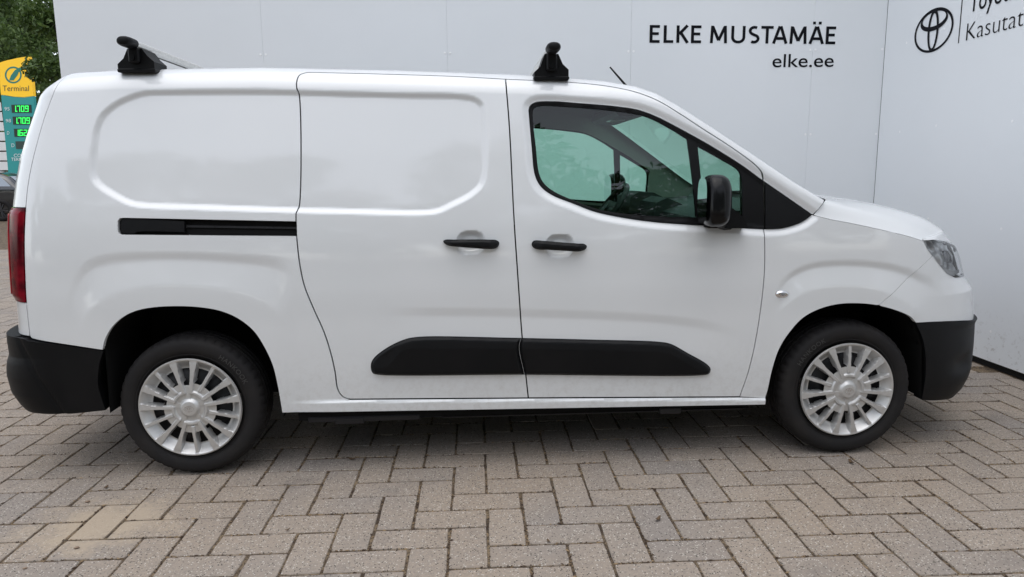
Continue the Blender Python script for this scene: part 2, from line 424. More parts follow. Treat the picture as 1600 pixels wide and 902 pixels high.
DOOR_TOP=[(790,124),(886,128.5),(950,135),(993,144),(1028,157.5),(1064,179),(1099,202),(1135,225),(1163,244.4),(1181,258.6),(1190,269),(1193.5,279)]
F_SEAM=[(1195,359),(1194.5,428),(1184,515),(1171,576),(1156,620.3)]
WIN=[(827,173),(828.6,166),(837,160.5),(863,159),(906,162),(964,167),(998,172.4),(1027,183),(1064,202),(1107.5,226),(1136,243.4),(1159,258),(1169,265)]
WIN_LOW=[(1196,358),(1165,356.4),(1107.5,352.7),(1021,346.4),(964,338),(929,330),(897.6,318),(863,304),(846,291),(837,273.6),(832,230),(827,173)]
TRI_LOW=[(1270,336),(1258,345),(1245.5,351),(1222.5,357),(1196,358.3)]
SHUT=[(1272,336.5),(1300,343.5),(1330,349),(1390,362),(1420,369.5),(1442,376.5)]
st=lambda p:inv(p)[0]
REAR_ST=ST(REAR_SEAM,False); s0=REAR_ST[0,0]
REAR_ST=np.concatenate([[[s0+.055,float(ttop(s0+.055))],[s0+.03,1.745]],REAR_ST])
ARCH_R_ST=ST(ARCH_R,False); ARCH_F_ST=ST(ARCH_F,False)
SL_ST=ST(SLIDE_LEFT,False); SL2_ST=ST(SLIDE_LEFT2,False); STOP_ST=ST(SLIDE_TOP,False); B_ST=ST(B_SEAM,False); DTOP_ST=ST(DOOR_TOP,False); F_ST=ST(F_SEAM,False)
WIN_ST=ST(WIN,False); WLOW_ST=ST(WIN_LOW,False); TRI_ST=ST(TRI_LOW,False); SHUT_ST=ST(SHUT,False)
SLOT_ST=st([(463,368),(191,365.8),(187,364.5),(185,361),(185,346),(187,342.5),(191,341.5),(462.6,347)])
WIN_LOOP=np.concatenate([WIN_ST,st([(1193.5,283),(1270,336)]),TRI_ST[1:],WLOW_ST[1:-1]])
# ---- relief of the pressed panels
PANEL_OUT=ST([(141,225),(145,200),(155,177.5),(175,160),(200,147.5),(225,140.5),(262,139),(400,138.2),(465,139.5),(617,143.5),(726,146.4),(744.7,151),(757,161),(760,175),(763,213.5),(762,272.5),(756,292),(738.4,309),(710,324),(685.7,335),(661,338),(560,336.5),(465,334.5),(310.5,329.7),(217,326),(199,322),(174,309.5),(149,292.4),(140,278),(138.5,250)],True,6)
RA=ST([(100,470),(116.5,429),(133.5,410),(161.5,399.5),(202,395.5),(264,394),(341.6,396.4),(419,401.7),(462,409.5)],False,6)
RB=ST([(120,530),(140,492),(167.7,469.4),(217,454),(279.5,450),(341.6,455.4),(388,466),(425,490),(455,530)],False,6)
FA=ST([(1205,470),(1217,443.6),(1232,428),(1263,413),(1309,407),(1365,409),(1406,415.6),(1436,426),(1470,440)],False,6)
FB=ST([(1203,530),(1218,492),(1237,471.7),(1268,456),(1314,450),(1360,454),(1395,466.6),(1425,486)],False,6)
CREASE=st([(560,483),(582,482.3),(700,482.3),(815,484),(940,488),(1060,496.5),(1130,509),(1170,524)])
SILL=st([(546.5,624),(826,622),(1195,620.5)])
CUPS=[st([(735.6,379.5)])[0],st([(874.8,384.5)])[0]]
_lam=np.linspace(-.5,1.5,401); _pr=np.interp(_lam,[-.5,0,.22,.92,1.5],[0,0,-.0085,.0085,.0085])
for _ in range(2): _pr=np.convolve(np.pad(_pr,10,mode='edge'),np.ones(21)/21,'valid')
_cd=np.linspace(-.1,.3,401);_cp=np.interp(_cd,[-.1,-.004,.036,.15,.3],[0,0,-.0062,0,0])
for _ in range(2): _cp=np.convolve(np.pad(_cp,6,mode='edge'),np.ones(13)/13,'valid')
CREASE=resample(cspline(CREASE,20),.01)
def close_down(l,t): return np.concatenate([l,[[l[-1,0],t],[l[0,0],t]]])
def arch_relief(q,A,B,fl,fr,wl=.16,wr=.12):
    m=(q[:,0]>A[:,0].min())&(q[:,0]<A[:,0].max())&(q[:,1]<A[:,1].max()+.1)&(q[:,1]>.25); r=np.zeros(len(q))
    if not m.any(): return r
    p=q[m]; dA=pdist(p,A);dB=pdist(p,B); iA=inside(p,close_down(A,.1)); iB=inside(p,close_down(B,.1))
    lam=np.where(iB,1+dB/.1,np.where(iA,dA/(dA+dB+1e-9),-dA/.12))
    r[m]=np.interp(lam,_lam,_pr)*sm((p[:,0]-fl)/wl)*sm((fr-p[:,0])/wr)
    return r
def relief(q):
    r=np.zeros(len(q))
    m=(q[:,0]<1.45)&(q[:,1]>1.1)&(q[:,0]>-.5)
    if m.any():
        p=q[m]; d=pdist(p,PANEL_OUT,True); r[m]-=.0125*sm(np.where(inside(p,PANEL_OUT),d,0)/.030)
    r+=arch_relief(q,RA,RB,RA[:,0].min(),RA[:,0].max())
    r+=arch_relief(q,FA,FB,FA[:,0].min(),FA[:,0].max()+.02,.12,.2)
    tl=np.interp(q[:,0],CREASE[:,0],CREASE[:,1]); d=tl-q[:,1]
    r+=np.interp(d,_cd,_cp)*sm((q[:,0]-CREASE[0,0]-.03)/.35)*sm((CREASE[-1,0]-q[:,0])/.3)
    m=(q[:,0]>1.42)&(q[:,0]<2.85)&(q[:,1]>1.0)
    if m.any():
        p=q[m]; d=pdist(p,WIN_LOOP,True); r[m]-=.011*np.where(inside(p,WIN_LOOP),1,sm(1-d/.036))
    tl=np.interp(q[:,0],SILL[:,0],SILL[:,1])
    r+=np.where((q[:,1]<tl+.002)&(q[:,0]<2.7),.010*sm((tl-q[:,1])/.016),0)*sm((q[:,0]-.40)/.25)
    for c in CUPS:
        e=np.abs((q[:,0]-c[0])/.064)**2.8+np.abs((q[:,1]-c[1])/.053)**2.4; r-=.024*sm((1-e)/.85)
    return r
# ---- white skin panels
topline=lambda a,b,n=90:np.stack([np.linspace(a,b,n),ttop(np.linspace(a,b,n))],-1)
PIL_END=2.83
body_loop=np.concatenate([topline(PIL_END,s0+.055),REAR_ST[1:],st([(47.5,527),(50,529.5),(56,531)]),ARCH_R_ST,st([(826,638.5),(1195,632)]),st([(1196.5,621)]),st([(1156,620.3),(825.5,622)]),SL_ST,SLOT_ST[1:-1],SL2_ST,STOP_ST[1:],DTOP_ST[1:],st([(1193.5,283),(1270,336)]),SHUT_ST[:1]])
BODY=skin('body_side',[body_loop],'white_paint',relief,.003,.0075,.02)
SLIDE=skin('sliding_door',[np.concatenate([st([(462.6,347)]),SL2_ST[1:],STOP_ST[1:],B_ST[1:],SL_ST])],'white_paint',relief,.003,.0075,.02)
DOOR=skin('front_door',[np.concatenate([B_ST[::-1],DTOP_ST[1:],st([(1193.5,283)]),WIN_ST[::-1],WLOW_ST[::-1][1:],F_ST])],'white_paint',relief,.003,.0075,.02)
SPLIT=ST([(1372.5,476),(1410,444),(1452,405),(1457,399.5)],False)
LAMP_REAR=ST([(1443,376.5),(1451,392),(1458,400.5)],False)
FENDER=skin('front_wing',[np.concatenate([F_ST,ARCH_F_ST[:np.argmin(np.abs(ARCH_F_ST[:,0]-SPLIT[0,0]))],SPLIT,LAMP_REAR[::-1],SHUT_ST[::-1],TRI_ST])],'white_paint',relief,.0013,.0075,.02)
k=np.argmin(np.abs(ARCH_F_ST[:,0]-SPLIT[0,0]))
LAMP_LOW=np.concatenate([st([(1458,400.5),(1467,413),(1480,428)]),[[3.60,.822],[3.70,.815],[3.80,.812],[3.88,.81]]])
BUMP_TOP=np.array([[S_MAX,.60],[3.9,.60],[3.72,.60]]+st([(1505,501),(1480,502),(1455,503)]).tolist())
UPB=skin('front_bumper',[np.concatenate([SPLIT,LAMP_LOW[1:],[[S_MAX,.79]],BUMP_TOP,ARCH_F_ST[k:][::-1][:-1]])],'white_paint',relief,.0006,.009,.02)
def lowb(q): return .004+.012*np.exp(-((q[:,1]-.605)/.02)**2)*sm((q[:,0]-3.4)/.3)-.02*np.exp(-(((q[:,0]-3.62)/.10)**2+((q[:,1]-.40)/.05)**2))
LOWB=skin('lower_front_bumper',[np.concatenate([BUMP_TOP,ARCH_F_ST[-1:],ST([(1430,505),(1440,528),(1444.5,550),(1445,586),(1439,625)],False)[1:],[[3.45,.238],[3.6,.222],[3.72,.21],[3.9,.2],[S_MAX,.2]]])],'black_plastic',lowb,.001,.012,.05,parent=UPB)
# ---- window trims and glass
GL=[(833,178),(835,169.5),(843,166),(906,168.5),(960,173.5),(998,179),(1020,186.5),(1050,202),(1074.5,216.7,1),(1083,280),(1088.5,340,1),(1021,337.5),(958,331.5),(925,324),(897.6,313.5),(866,299),(851,287),(843,271),(838,230)]
GQ=[(1091.5,228.5,1),(1130,250),(1155,266),(1159.5,277),(1161,310),(1161,350,1),(1130,349),(1104,346.5,1),(1098,290)]
GL_ST=ST(GL);GQ_ST=ST(GQ)
cut=st([(1193.8,283),(1195.2,358.3)])
TRIM=skin('window_frame',[np.concatenate([WIN_ST,cut,WLOW_ST[1:-1]]),GL_ST,GQ_ST],'black_rubber_seal',lambda q:-.006-.004*sm(pdist(q,WIN_LOOP,True)/.02),.001,.01,.014,parent=DOOR)
TRI=skin('window_corner_cover',[np.concatenate([st([(1196,285),(1270,336)]),TRI_ST[1:]])],'black_plastic',-.004,.0012,.012,.012)
GLASS=skin('side_window',[offset(GL_ST,-.006)],'green_glass',-.014,0,.03,0,parent=DOOR)
QG=skin('quarter_window',[offset(GQ_ST,-.006)],'green_glass',-.014,0,.03,0,parent=DOOR)
# ---- door furniture
def dome(loop,hgt,w,base=0.):
    return lambda q:base+hgt*sm(pdist(q,loop,True)/w)**.6
def plate(name,pts,m,hgt,w,parent,base=0.,fl=.03,h=.006,label=None):
    lp=ST(pts,True,1.5); return skin(name,[lp],m,dome(lp,hgt,w,base),0,h,fl,parent,label=label)
def grip(pts,parent):
    lp=ST(pts,True,1.5);a,b_=lp[:,0].min(),lp[:,0].max()
    skin('door_handle',[lp],'black_plastic',lambda q:.004+.024*sm(np.minimum(q[:,0]-a,b_-q[:,0])/.045)+.014*sm(pdist(q,lp,True)/.012)**.6,0,.005,.013,parent)
def clad(loop,line):
    ln=st(line)
    return lambda q:.014*sm(pdist(q,loop,True)/.012)**.7+.008*np.clip((np.interp(q[:,0],ln[:,0],ln[:,1],left=0,right=0)+.05-q[:,1])/.05,0,1)*sm(pdist(q,loop,True)/.02)
grip([(692.5,377),(696,374.5),(712,373.6),(735,373.3),(760,373.5),(775,375),(779.8,378.5),(779,384),(775,387.6),(760,388.2),(735,386.5),(712,384.6),(697,382)],SLIDE)
grip([(830.8,380),(834,376),(850,375.8),(875,377.8),(900,379.6),(912,381),(916.8,384.5),(915,389),(905,392),(880,391),(855,389.5),(836,388.5),(831.5,385)],DOOR)
c1=ST([(579.5,576),(580,567),(585.5,558),(607,542),(632,530.5),(653,526.5),(814.5,528.2,1),(811.2,539),(812,553),(816,571),(819.2,585.6,1),(589,585.4),(582,583)])
skin('rubbing_strip',[c1],'black_plastic',clad(c1,[(585,575),(607,571),(628,547),(642,543.5),(830,543)]),0,.005,.02,SLIDE)
c2=ST([(814.9,528.3,1),(930,531),(1030,534.3),(1048,537.5),(1075,552),(1105,569.5),(1110.5,577),(1108,584),(1100,586.3),(819.6,585.8,1),(816.4,571),(812.4,553),(811.6,539)])
skin('rubbing_strip',[c2],'black_plastic',clad(c2,[(800,543),(1020,548),(1045,551),(1090,577),(1110,580)]),0,.005,.02,DOOR)
# ---- slot of the sliding door rail
skin('door_rail',[offset(SLOT_ST,-.004)],'under_black',-.028,0,.02,0,BODY)
plate('door_rail_cover',[(187.5,345,1),(191,342.8),(287,346,1),(287,363,1),(213,362.5),(208,365.2),(191,364.6),(187.5,362)],'black_plastic',.002,.004,BODY,-.007,.02)
plate('rail_guide',[(288,352.5,1),(462,355.5,1),(462,358.5,1),(288,356,1)],'dark_steel',.002,.003,BODY,-.020,.01)
# ---- indicator and headlamp
plate('side_indicator',[(1211.5,459.5),(1214,455.5),(1222,453.8),(1230,455.5),(1233.5,459.5),(1230,464),(1222,465.5),(1214,464)],'chrome',.008,.010,FENDER,.0,.01,.003)
plate('indicator_lens',[(1218,459.5),(1222,457),(1227,459.5),(1222,462.5)],'lamp_inner',.002,.004,FENDER,.0085,.004,.003)
lamp_loop=np.concatenate([LAMP_REAR[:-1],LAMP_LOW,[[3.9,.87],[3.88,.93],[3.82,.955],[3.70,.98]],st([(1472,376),(1458,374.8)])])
HL=skin('headlight',[lamp_loop],'clear_lens',.004,.0015,.012,.012)
skin('lamp_housing',[offset(lamp_loop,.004)],'lamp_inner',lambda q:-.035+.012*np.sin(q[:,0]*60)*np.sin(q[:,1]*40),0,.012,.0,HL)
skin('daylight_strip',[np.array([[3.47,.862],[3.52,.840],[3.62,.834],[3.80,.826],[3.80,.842],[3.62,.852],[3.53,.866],[3.50,.885]])],'lamp_white',-.012,0,.01,.02,HL)
skin('lamp_reflector',[np.array([[3.55,.90],[3.60,.885],[3.66,.89],[3.68,.915],[3.66,.94],[3.60,.95],[3.55,.935]])],'chrome',-.018,0,.01,.02,HL)
skin('grille',[np.array([[3.88,.812],[S_MAX,.792],[S_MAX,.96],[3.9,.955]])],'black_plastic',-.01,.001,.02,.02,UPB)
# ---- rear: door, lamp, bumper
LAMP_T=(.800,1.198)
sl=lambda t:float(np.interp(t,REAR_ST[::-1][:,1],REAR_ST[::-1][:,0]))
lamp_r=np.array([[sl(t),t] for t in np.linspace(LAMP_T[1],LAMP_T[0],24)]+[[-.90,LAMP_T[0]],[-.93,.86],[-.93,1.14],[-.90,LAMP_T[1]]])
up=REAR_ST[::-1]
REARDOOR=skin('rear_door',[np.concatenate([topline(s0+.055,S_MIN,60),[[S_MIN,.66],[-.66,.655]],up[(up[:,1]<LAMP_T[0]-.002)],[[sl(LAMP_T[0]),LAMP_T[0]]],lamp_r[24:],[[sl(LAMP_T[1]),LAMP_T[1]]],up[(up[:,1]>LAMP_T[1]+.002)][:-1]])],'white_paint',0,.002,.012,.02)
TL=skin('tail_light',[lamp_r],'red_lens',lambda q:.004+.010*sm(pdist(q,lamp_r,True)/.03)-.010*sum(np.exp(-((q[:,1]-c)/.014)**2) for c in(1.06,.925))*sm((-.76-q[:,0])/.02),.0015,.008,.02)
for c in(1.06,.925):
    skin('reversing_strip',[np.array([[-.93,c-.012],[-.795,c-.012],[-.795,c+.012],[-.93,c+.012]])],'lamp_white',.012,0,.01,.014,TL)
skin('lamp_edge',[np.array([[-.90,.83],[-.775,.83],[-.765,1.0],[-.775,1.17],[-.90,1.17]])],'red_bright',.017,0,.01,.006,TL)
BUMP_R=np.concatenate([st([(46.6,527.5),(50,530.5),(56,532),(162.5,548)]),ST([(162.5,548),(156,570),(154,600),(160,623),(166,641)],False)[1:],[[-.5,.308],[-.7,.306],[-1.0,.295],[S_MIN,.295],[S_MIN,.655],[-.9,.655],[-.72,.655]]])
def rbump(q):
    b=np.interp(q[:,1],[.2,.28,.33,.39,.47,.53,.56,.62,.66],[-.06,-.02,.012,.036,.044,.039,.031,.038,.040])
    wv=sm((-.50-q[:,0])/.30); return .004+np.where(b>0,b*wv,b*sm((-.3-q[:,0])/.4))-.006*np.exp(-((q[:,0]+.60+.45*(q[:,1]-.45))/.012)**2)
RBUMP=skin('rear_bumper',[BUMP_R],'black_plastic',rbump,.001,.009,.075)
# ---------------------------------------------------------------- roof, windscreen, bonnet
def mir(P): return np.asarray(P)*[1,-1,1]+[0,2*HW,0]
def patch(name,P,m,parent=None,smooth=True):
    """near half grid (rows x cols, last col on the centre line) mirrored into one sheet"""
    P=np.asarray(P); Q=np.concatenate([P,mir(P[:,::-1])[:,1:]],1); b=MB(); b.grid(Q-VOFF); return b.build(name,m,parent or VAN,smooth)
ts=np.concatenate([np.linspace(S_MIN,s0,60),np.linspace(s0,2.02,80)[1:]]); TE=surf(ts,ttop(ts))
xs=np.concatenate([TE[0,0]+.12*np.linspace(0,1,14)**2,np.linspace(TE[0,0]+.14,TE[-1,0],70)])
ye=np.interp(xs,TE[:,0],TE[:,1]);ze=np.interp(xs,TE[:,0],TE[:,2]);q=np.linspace(0,1,24)
ROOF=patch('roof',[[(x,y+(HW-y)*t,z+.022*(1-(1-t)**2)*min(1,(HW-y)/.4)) for t in q] for x,y,z in zip(xs,ye,ze)],'white_paint')
patch('headliner',[[(x,y+.03+(HW-y-.03)*t,z-.035) for t in np.linspace(0,1,6)] for x,y,z in zip(xs,ye,ze) if x>1.42],'headliner')
ws=np.linspace(2.02,PIL_END,40);WE=surf(ws,ttop(ws))
patch('windscreen',[[(p[0]+(.03+.16*f)*(1-(1-t)**2),p[1]+(HW-p[1])*t,p[2]+(.022*(1-f)+.012)*(1-(1-t)**2)) for t in q] for p,f in zip(WE,np.linspace(0,1,40))],'green_glass')
N3=surf(SHUT_ST[:,0],SHUT_ST[:,1]);n=40
def rsm3(P,n):
    P=np.asarray(P,float);d=np.r_[0,np.cumsum(np.linalg.norm(np.diff(P,axis=0),axis=1))];x=np.linspace(0,d[-1],n);return np.stack([np.interp(x,d,P[:,k]) for k in range(3)],-1)
def crv3(P,n): 
    a=cspline(np.asarray(P)[:,:2],12);b=cspline(np.stack([np.arange(len(P)),np.asarray(P)[:,2]],-1),12); return rsm3(np.c_[a,b[:,1]],n)
edge=rsm3(N3,n); edge[:,2]+=.0005; edge[:,1]+=.004
end=WE[-1]
rear=crv3([edge[0],tuple(end+[.004,.01,-.004]),(2.93,.30,1.195),(3.00,.60,1.205),(3.02,HW,1.21)],n)
front=crv3([edge[-1],(3.43,.165,1.020),(3.53,.26,1.030),(3.62,.47,1.026),(3.67,HW,1.022)],n)
cen=crv3([tuple(rear[-1]),(3.2,HW,1.168),(3.38,HW,1.128),(3.56,HW,1.085),tuple(front[-1])],n)
u=np.linspace(0,1,n)[None,:,None];v=np.linspace(0,1,n)[:,None,None]
C_=(1-u)*edge[:,None]+u*cen[:,None]+(1-v)*rear[None]+v*front[None]-((1-u)*(1-v)*edge[0]+u*(1-v)*cen[0]+(1-u)*v*edge[-1]+u*v*cen[-1])
C_[...,2]+=.028*np.sin(np.pi*u[...,0])*np.sin(np.pi*v[...,0])**.7
uu=np.linspace(0,1,n);sf_=3.300+(S_MAX-3.300)*uu**1.25;lt=surf(sf_,np.interp(sf_,[3.30,3.484,3.682,3.85,S_MAX],[1.008,1.008,.990,.962,.962]),.002)
C_=np.concatenate([C_]+[(C_[-1:]*(1-f)+lt[None]*f+[0,0,.010*math.sin(math.pi*f)]) for f in(.12,.25,.4,.55,.7,.85,1.0)])
BON=patch('bonnet',C_,'white_paint')
patch('scuttle',[[tuple(p-[.05*k,0,.02+.02*k]) for p in rear] for k in (0,1)],'black_plastic')
# ---------------------------------------------------------------- arch liners, underbody, bulkhead
def liner(loop_st):
    P=surf(loop_st[:,0],loop_st[:,1]); P=P[np.r_[0:len(P):3,len(P)-1]]; c=np.array([P[:,0].mean(),0,.35])
    P=P+(P-c)*[.012,0,.012]; P[0]=P[0]+[.0,0,0]; P[0,2]=min(P[0,2],.31); P[-1,2]=min(P[-1,2],.265)
    rows=[P+[0,d,0] for d in(.006,.15,.3,.46)]; V=np.concatenate(rows);n=len(P)
    Fs=[(r*n+i,r*n+i+1,(r+1)*n+i+1,(r+1)*n+i) for r in range(3) for i in range(n-1)]+[tuple(range(3*n,4*n))]
    for k in(0,1): vmesh('wheel_arch_liner',mir(V) if k else V,Fs,'under_black',VAN)
liner(ARCH_R_ST)
liner(np.concatenate([ARCH_F_ST,st([(1440,540),(1443,580)])]))
b=MB();b.box((-.72,.48,.24),(3.5,1.37,.34));b.box((.46,.05,.235),(2.52,1.80,.33));b.box((-.70,.10,.30),(-.46,1.75,.6));b.v=[tuple(np.array(p)-VOFF) for p in b.v];b.build('underbody','under_black',VAN)
b=MB();b.box((.5,.045,.225),(1.0,.09,.25),.004);b.box((1.1,.05,.228),(2.5,.085,.245),.004);b.box((.62,.04,.215),(.75,.06,.245),.004);b.box((2.1,.04,.22),(2.2,.06,.25),.004);b.v=[tuple(np.array(p)-VOFF) for p in b.v];b.build('sill_flange','dark_steel',VAN)
b=MB();b.box((1.40,.2,.3),(1.42,1.65,1.72));b.v=[tuple(np.array(p)-VOFF) for p in b.v];b.build('bulkhead','interior_dark',VAN)
# ---------------------------------------------------------------- cab interior
ins=lambda t0,t1,s0_,s1_:np.array([(s0_,t0),(s1_,t0),(s1_,t1),(s0_,t1)])
belt=np.concatenate([WLOW_ST[:-1][::-1][5:]])                       # rear -> front along the lower edge
card=np.concatenate([[[1.44,.35],[2.50,.35],[2.54,1.02]],belt[::-1]-[0,.004],[[1.45,1.2]]])
skin('door_card',[card],'interior_dark',-.055,0,.03,0,parent=DOOR)
frame=np.concatenate([[[1.43,1.10],[1.43,float(ttop(1.43))-.03]],topline(1.5,2.72,50)-[0,.012],[[2.74,1.16],[2.60,1.10]],belt[::-1][:1]])
glz=np.concatenate([GL_ST if area(GL_ST)>0 else GL_ST[::-1]])
hole=offset(np.concatenate([WIN_ST,st([(1166,275),(1167,352)]),WLOW_ST[1:-1]]),.012)
skin('pillar_trim',[np.concatenate([[[1.43,1.10]],topline(1.43,2.78,60)-[0,.012],[[2.72,1.12]],[[2.55,1.05],[1.9,1.09]]]),hole],'trim_grey',-.05,0,.03,0)
def vb(fn,name,m,parent=VAN,angle=35):
    b=MB();fn(b);b.v=[tuple(np.array(p)-VOFF) for p in b.v];return b.build(name,m,parent,angle=angle)
DASH=vb(lambda b:b.prism([(2.28,.75),(2.24,1.02),(2.27,1.115),(2.36,1.145),(2.60,1.15),(2.86,1.165),(2.90,1.05),(2.70,.6)],.11,1.74),'dashboard','interior_dark')
def hood(b):
    b.prism([(2.19,1.08),(2.20,1.175),(2.25,1.205),(2.34,1.20),(2.44,1.15),(2.44,1.08)],1.16,1.54)
    b.prism([(2.22,1.0),(2.24,1.16),(2.30,1.185),(2.38,1.15),(2.40,1.0)],.72,1.06)
vb(hood,'instrument_hood','interior_dark',DASH)
def swheel(b):
    c=Vector((2.10,1.345,1.09));ax=Vector((math.cos(math.radians(52)),0,math.sin(math.radians(52))));up=Vector((-ax.z,0,ax.x))
    ax,up=Vector((-.80,0,.60)).normalized(),Vector((.60,0,.80)).normalized();sdv=Vector((0,1,0))
    ring=[c+up*.185*math.sin(a)+sdv*.185*math.cos(a) for a in np.linspace(0,2*math.pi,41)]
    b.tube(ring,.017,10,False)
    for a in(0,math.pi,-math.pi/2): b.tube([c+ax*-.01,c+up*.18*math.sin(a)+sdv*.18*math.cos(a)],[.03,.014],8)
    b.tube([c-ax*.03,c+ax*.03],[.075,.055],16); b.tube([c-ax*.02,c-ax*.3],[.045,.05],12)
vb(swheel,'steering_wheel','interior_dark')
vb(lambda b:b.box((1.98,.55,1.60),(2.14,1.30,1.665),.02),'overhead_console','interior_dark')
vb(lambda b:b.box((2.00,.80,1.594),(2.08,.92,1.602),.002),'reading_light','lamp_white')
def seat(y):
    def f(b):
        b.box((1.50,y-.24,.55),(1.98,y+.24,.74),.05); b.prism([(1.44,.72),(1.60,.74),(1.50,1.14),(1.44,1.16)],y-.23,y+.23)
    return vb(f,'seat','interior_dark')
seat(.47);seat(1.36)
# ---------------------------------------------------------------- door mirrors
def mirror_geo(b):
    n,mm=40,24;V=[]
    for i in range(mm+1):
        f=-math.pi/2+math.pi*i/mm
        for k in range(n):
            a=2*math.pi*k/n;ce=lambda c,e:math.copysign(abs(c)**e,c)
            z=ce(math.sin(f),.62)*.108; rr_=ce(math.cos(f),.62)
            y=ce(math.sin(a),.7)*.098*rr_; x=ce(math.cos(a),.75)*(.072 if math.cos(a)>0 else .045)*rr_
            y*=1-.18*(z/.108) if y<0 else 1
            V.append((2.262+x+.10*y+.12*(z)*0,-.105+y,1.203+z))
    b.add(V,[(i*n+k,i*n+(k+1)%n,(i+1)*n+(k+1)%n,(i+1)*n+k) for i in range(mm) for k in range(n)])
def arm_geo(b): b.tube([(2.29,-.09,1.125),(2.33,-.02,1.105),(2.38,.04,1.10)],[.028,.030,.036],10); b.prism([(2.27,1.082),(2.445,1.078),(2.435,1.105),(2.41,1.14),(2.375,1.165),(2.335,1.172),(2.29,1.15)],-.035,.035)
def mglass(b):
    V=[(2.2145+.0*y_,-.105+y_,1.203+z_) for y_,z_ in [(.085*abs(math.cos(a))**.6*math.copysign(1,math.cos(a)),.094*abs(math.sin(a))**.6*math.copysign(1,math.sin(a))) for a in np.linspace(0,2*math.pi,33)[:-1]]]
    V=[(x+.10*(y+.105),y,z) for x,y,z in V]; b.add(V,[tuple(range(32))])
for k in(0,1):
    def mk(fn,name,m,par,**kw):
        b=MB();fn(b)
        if k: b.v=[tuple(mir(np.array(p))) for p in b.v]; b.f=[f[::-1] for f in b.f]
        b.v=[tuple(np.array(p)-VOFF) for p in b.v]; return b.build(name,m,par,**kw)
    mo=mk(mirror_geo,'door_mirror','black_gloss',VAN,smooth=True)
    mk(arm_geo,'mirror_arm','black_plastic',mo,angle=40); mk(mglass,'mirror_pane','mirror_glass',mo)
# ---------------------------------------------------------------- wheels (axis along Y, outer face towards -Y)
def tyre_mesh():
    prof=[(.2165,.034),(.224,.020),(.236,.012),(.240,.0125),(.242,.010),(.262,.004),(.282,.004),(.296,.009),(.3045,.017),(.3105,.028),(.3145,.040),
          (.3165,.055),(.3165,.062),(.310,.063),(.310,.069),(.3172,.070),(.3175,.096),(.310,.097),(.310,.104),(.3175,.105),(.3175,.131),(.310,.132),(.310,.139),(.3168,.140),(.3150,.165),(.309,.182),(.28,.2),(.22,.18)]
    n=192;V=[]
    for k in range(n):
        a=2*math.pi*k/n
        for j,(r,y) in enumerate(prof):
            if 8<=j<=11 and k%4==0: r-=.0042
            if 15<=j<=20 and k%6==0: r-=.003
            V.append((r*math.sin(a),y,r*math.cos(a)))
    m=len(prof);return V,[(k*m+j,((k+1)%n)*m+j,((k+1)%n)*m+j+1,k*m+j+1) for k in range(n) for j in range(m-1)]
def cover_mesh(rot):
    R=np.concatenate([np.linspace(.0,.045,9),np.linspace(.05,.215,48),[.2185,.2215,.2225]]);n=600
    V=np.zeros((len(R),n,3));hole=np.zeros((len(R),n),bool)
    ph=np.arange(n)*2*math.pi/n
    g=((ph-rot+math.pi/5)%(2*math.pi/5))-math.pi/5               # angle from the group centre
    s24=math.radians(24)
    for i,r in enumerate(R):
        lat0=np.abs(r*np.sin(g)); latw=np.abs(r*np.sin(np.abs(g)-s24))
        ww=np.interp(r,[.05,.11,.16,.20],[.0075,.0085,.0105,.0165]); wt=np.interp(r,[.09,.2],[.0075,.0085])
        arm=sm((ww-latw)/.003+.5); thin=sm((wt-lat0)/.003+.5)*(r>.085)
        ingrp=np.abs(g)<s24
        face=np.interp(r,[0,.05,.12,.20,.2225],[.010,.010,.009,.004,.0])
        hub=np.interp(r,[0,.055,.075,.10,.12],[.003,.003,.001,-.002,-.008])
        pad=np.interp(r,[.07,.082,.115,.13],[.0,.001,.0,-.02])
        floor=np.where(r>.174,-.036*sm((.216-r)/.044)**.8,np.where(ingrp,pad,hub)); floor=np.where((r>.118)&(r<=.174),-.034,floor)
        u=sm((.0065-abs(r-.071))/.004+.5)*(np.abs(g)<s24+.05)
        hgt=np.maximum(floor,np.where(arm>0,floor+(face-floor)*np.maximum(arm*(r>.066),u),floor)); hgt=np.maximum(hgt,floor+(face-floor)*u)
        hgt=np.maximum(hgt,floor+(face-.003-floor)*thin)
        lip=sm((r-.2085)/.006); hgt=hgt*(1-lip)+(.003-.006*(r>.22))*lip
        if r<.0365: hgt=np.full(n,.015+.002*(1-(r/.0365)**2))
        elif r<.045: hgt=np.full(n,.004)
        V[i,:,0]=r*np.sin(ph);V[i,:,2]=r*np.cos(ph);V[i,:,1]=-hgt
        inner=np.where(ingrp,.112,.100); hole[i]=(r>inner)&(r<.174)&(arm<.08)&(thin<.08)
    Fs=[]
    for i in range(len(R)-1):
        for k in range(n):
            k2=(k+1)%n
            if hole[i,k]and hole[i,k2]and hole[i+1,k]and hole[i+1,k2]: continue
            Fs.append((i*n+k,i*n+k2,(i+1)*n+k2,(i+1)*n+k))
    return V.reshape(-1,3),Fs
def steel_mesh():
    b=MB();n=60;prof=[(.215,.030),(.205,.04),(.19,.05),(.165,.05),(.15,.04),(.11,.035),(.06,.045),(0,.045)]
    V=[];
    for k in range(n):
        a=2*math.pi*k/n
        for j,(r,y) in enumerate(prof):
            if j in(3,4): y+=.018*(math.cos(a*12)>.2)
            V.append((r*math.sin(a),y,r*math.cos(a)))
    m=len(prof);b.add(V,[(k*m+j,((k+1)%n)*m+j,((k+1)%n)*m+j+1,k*m+j+1) for k in range(n) for j in range(m-1)]);return b
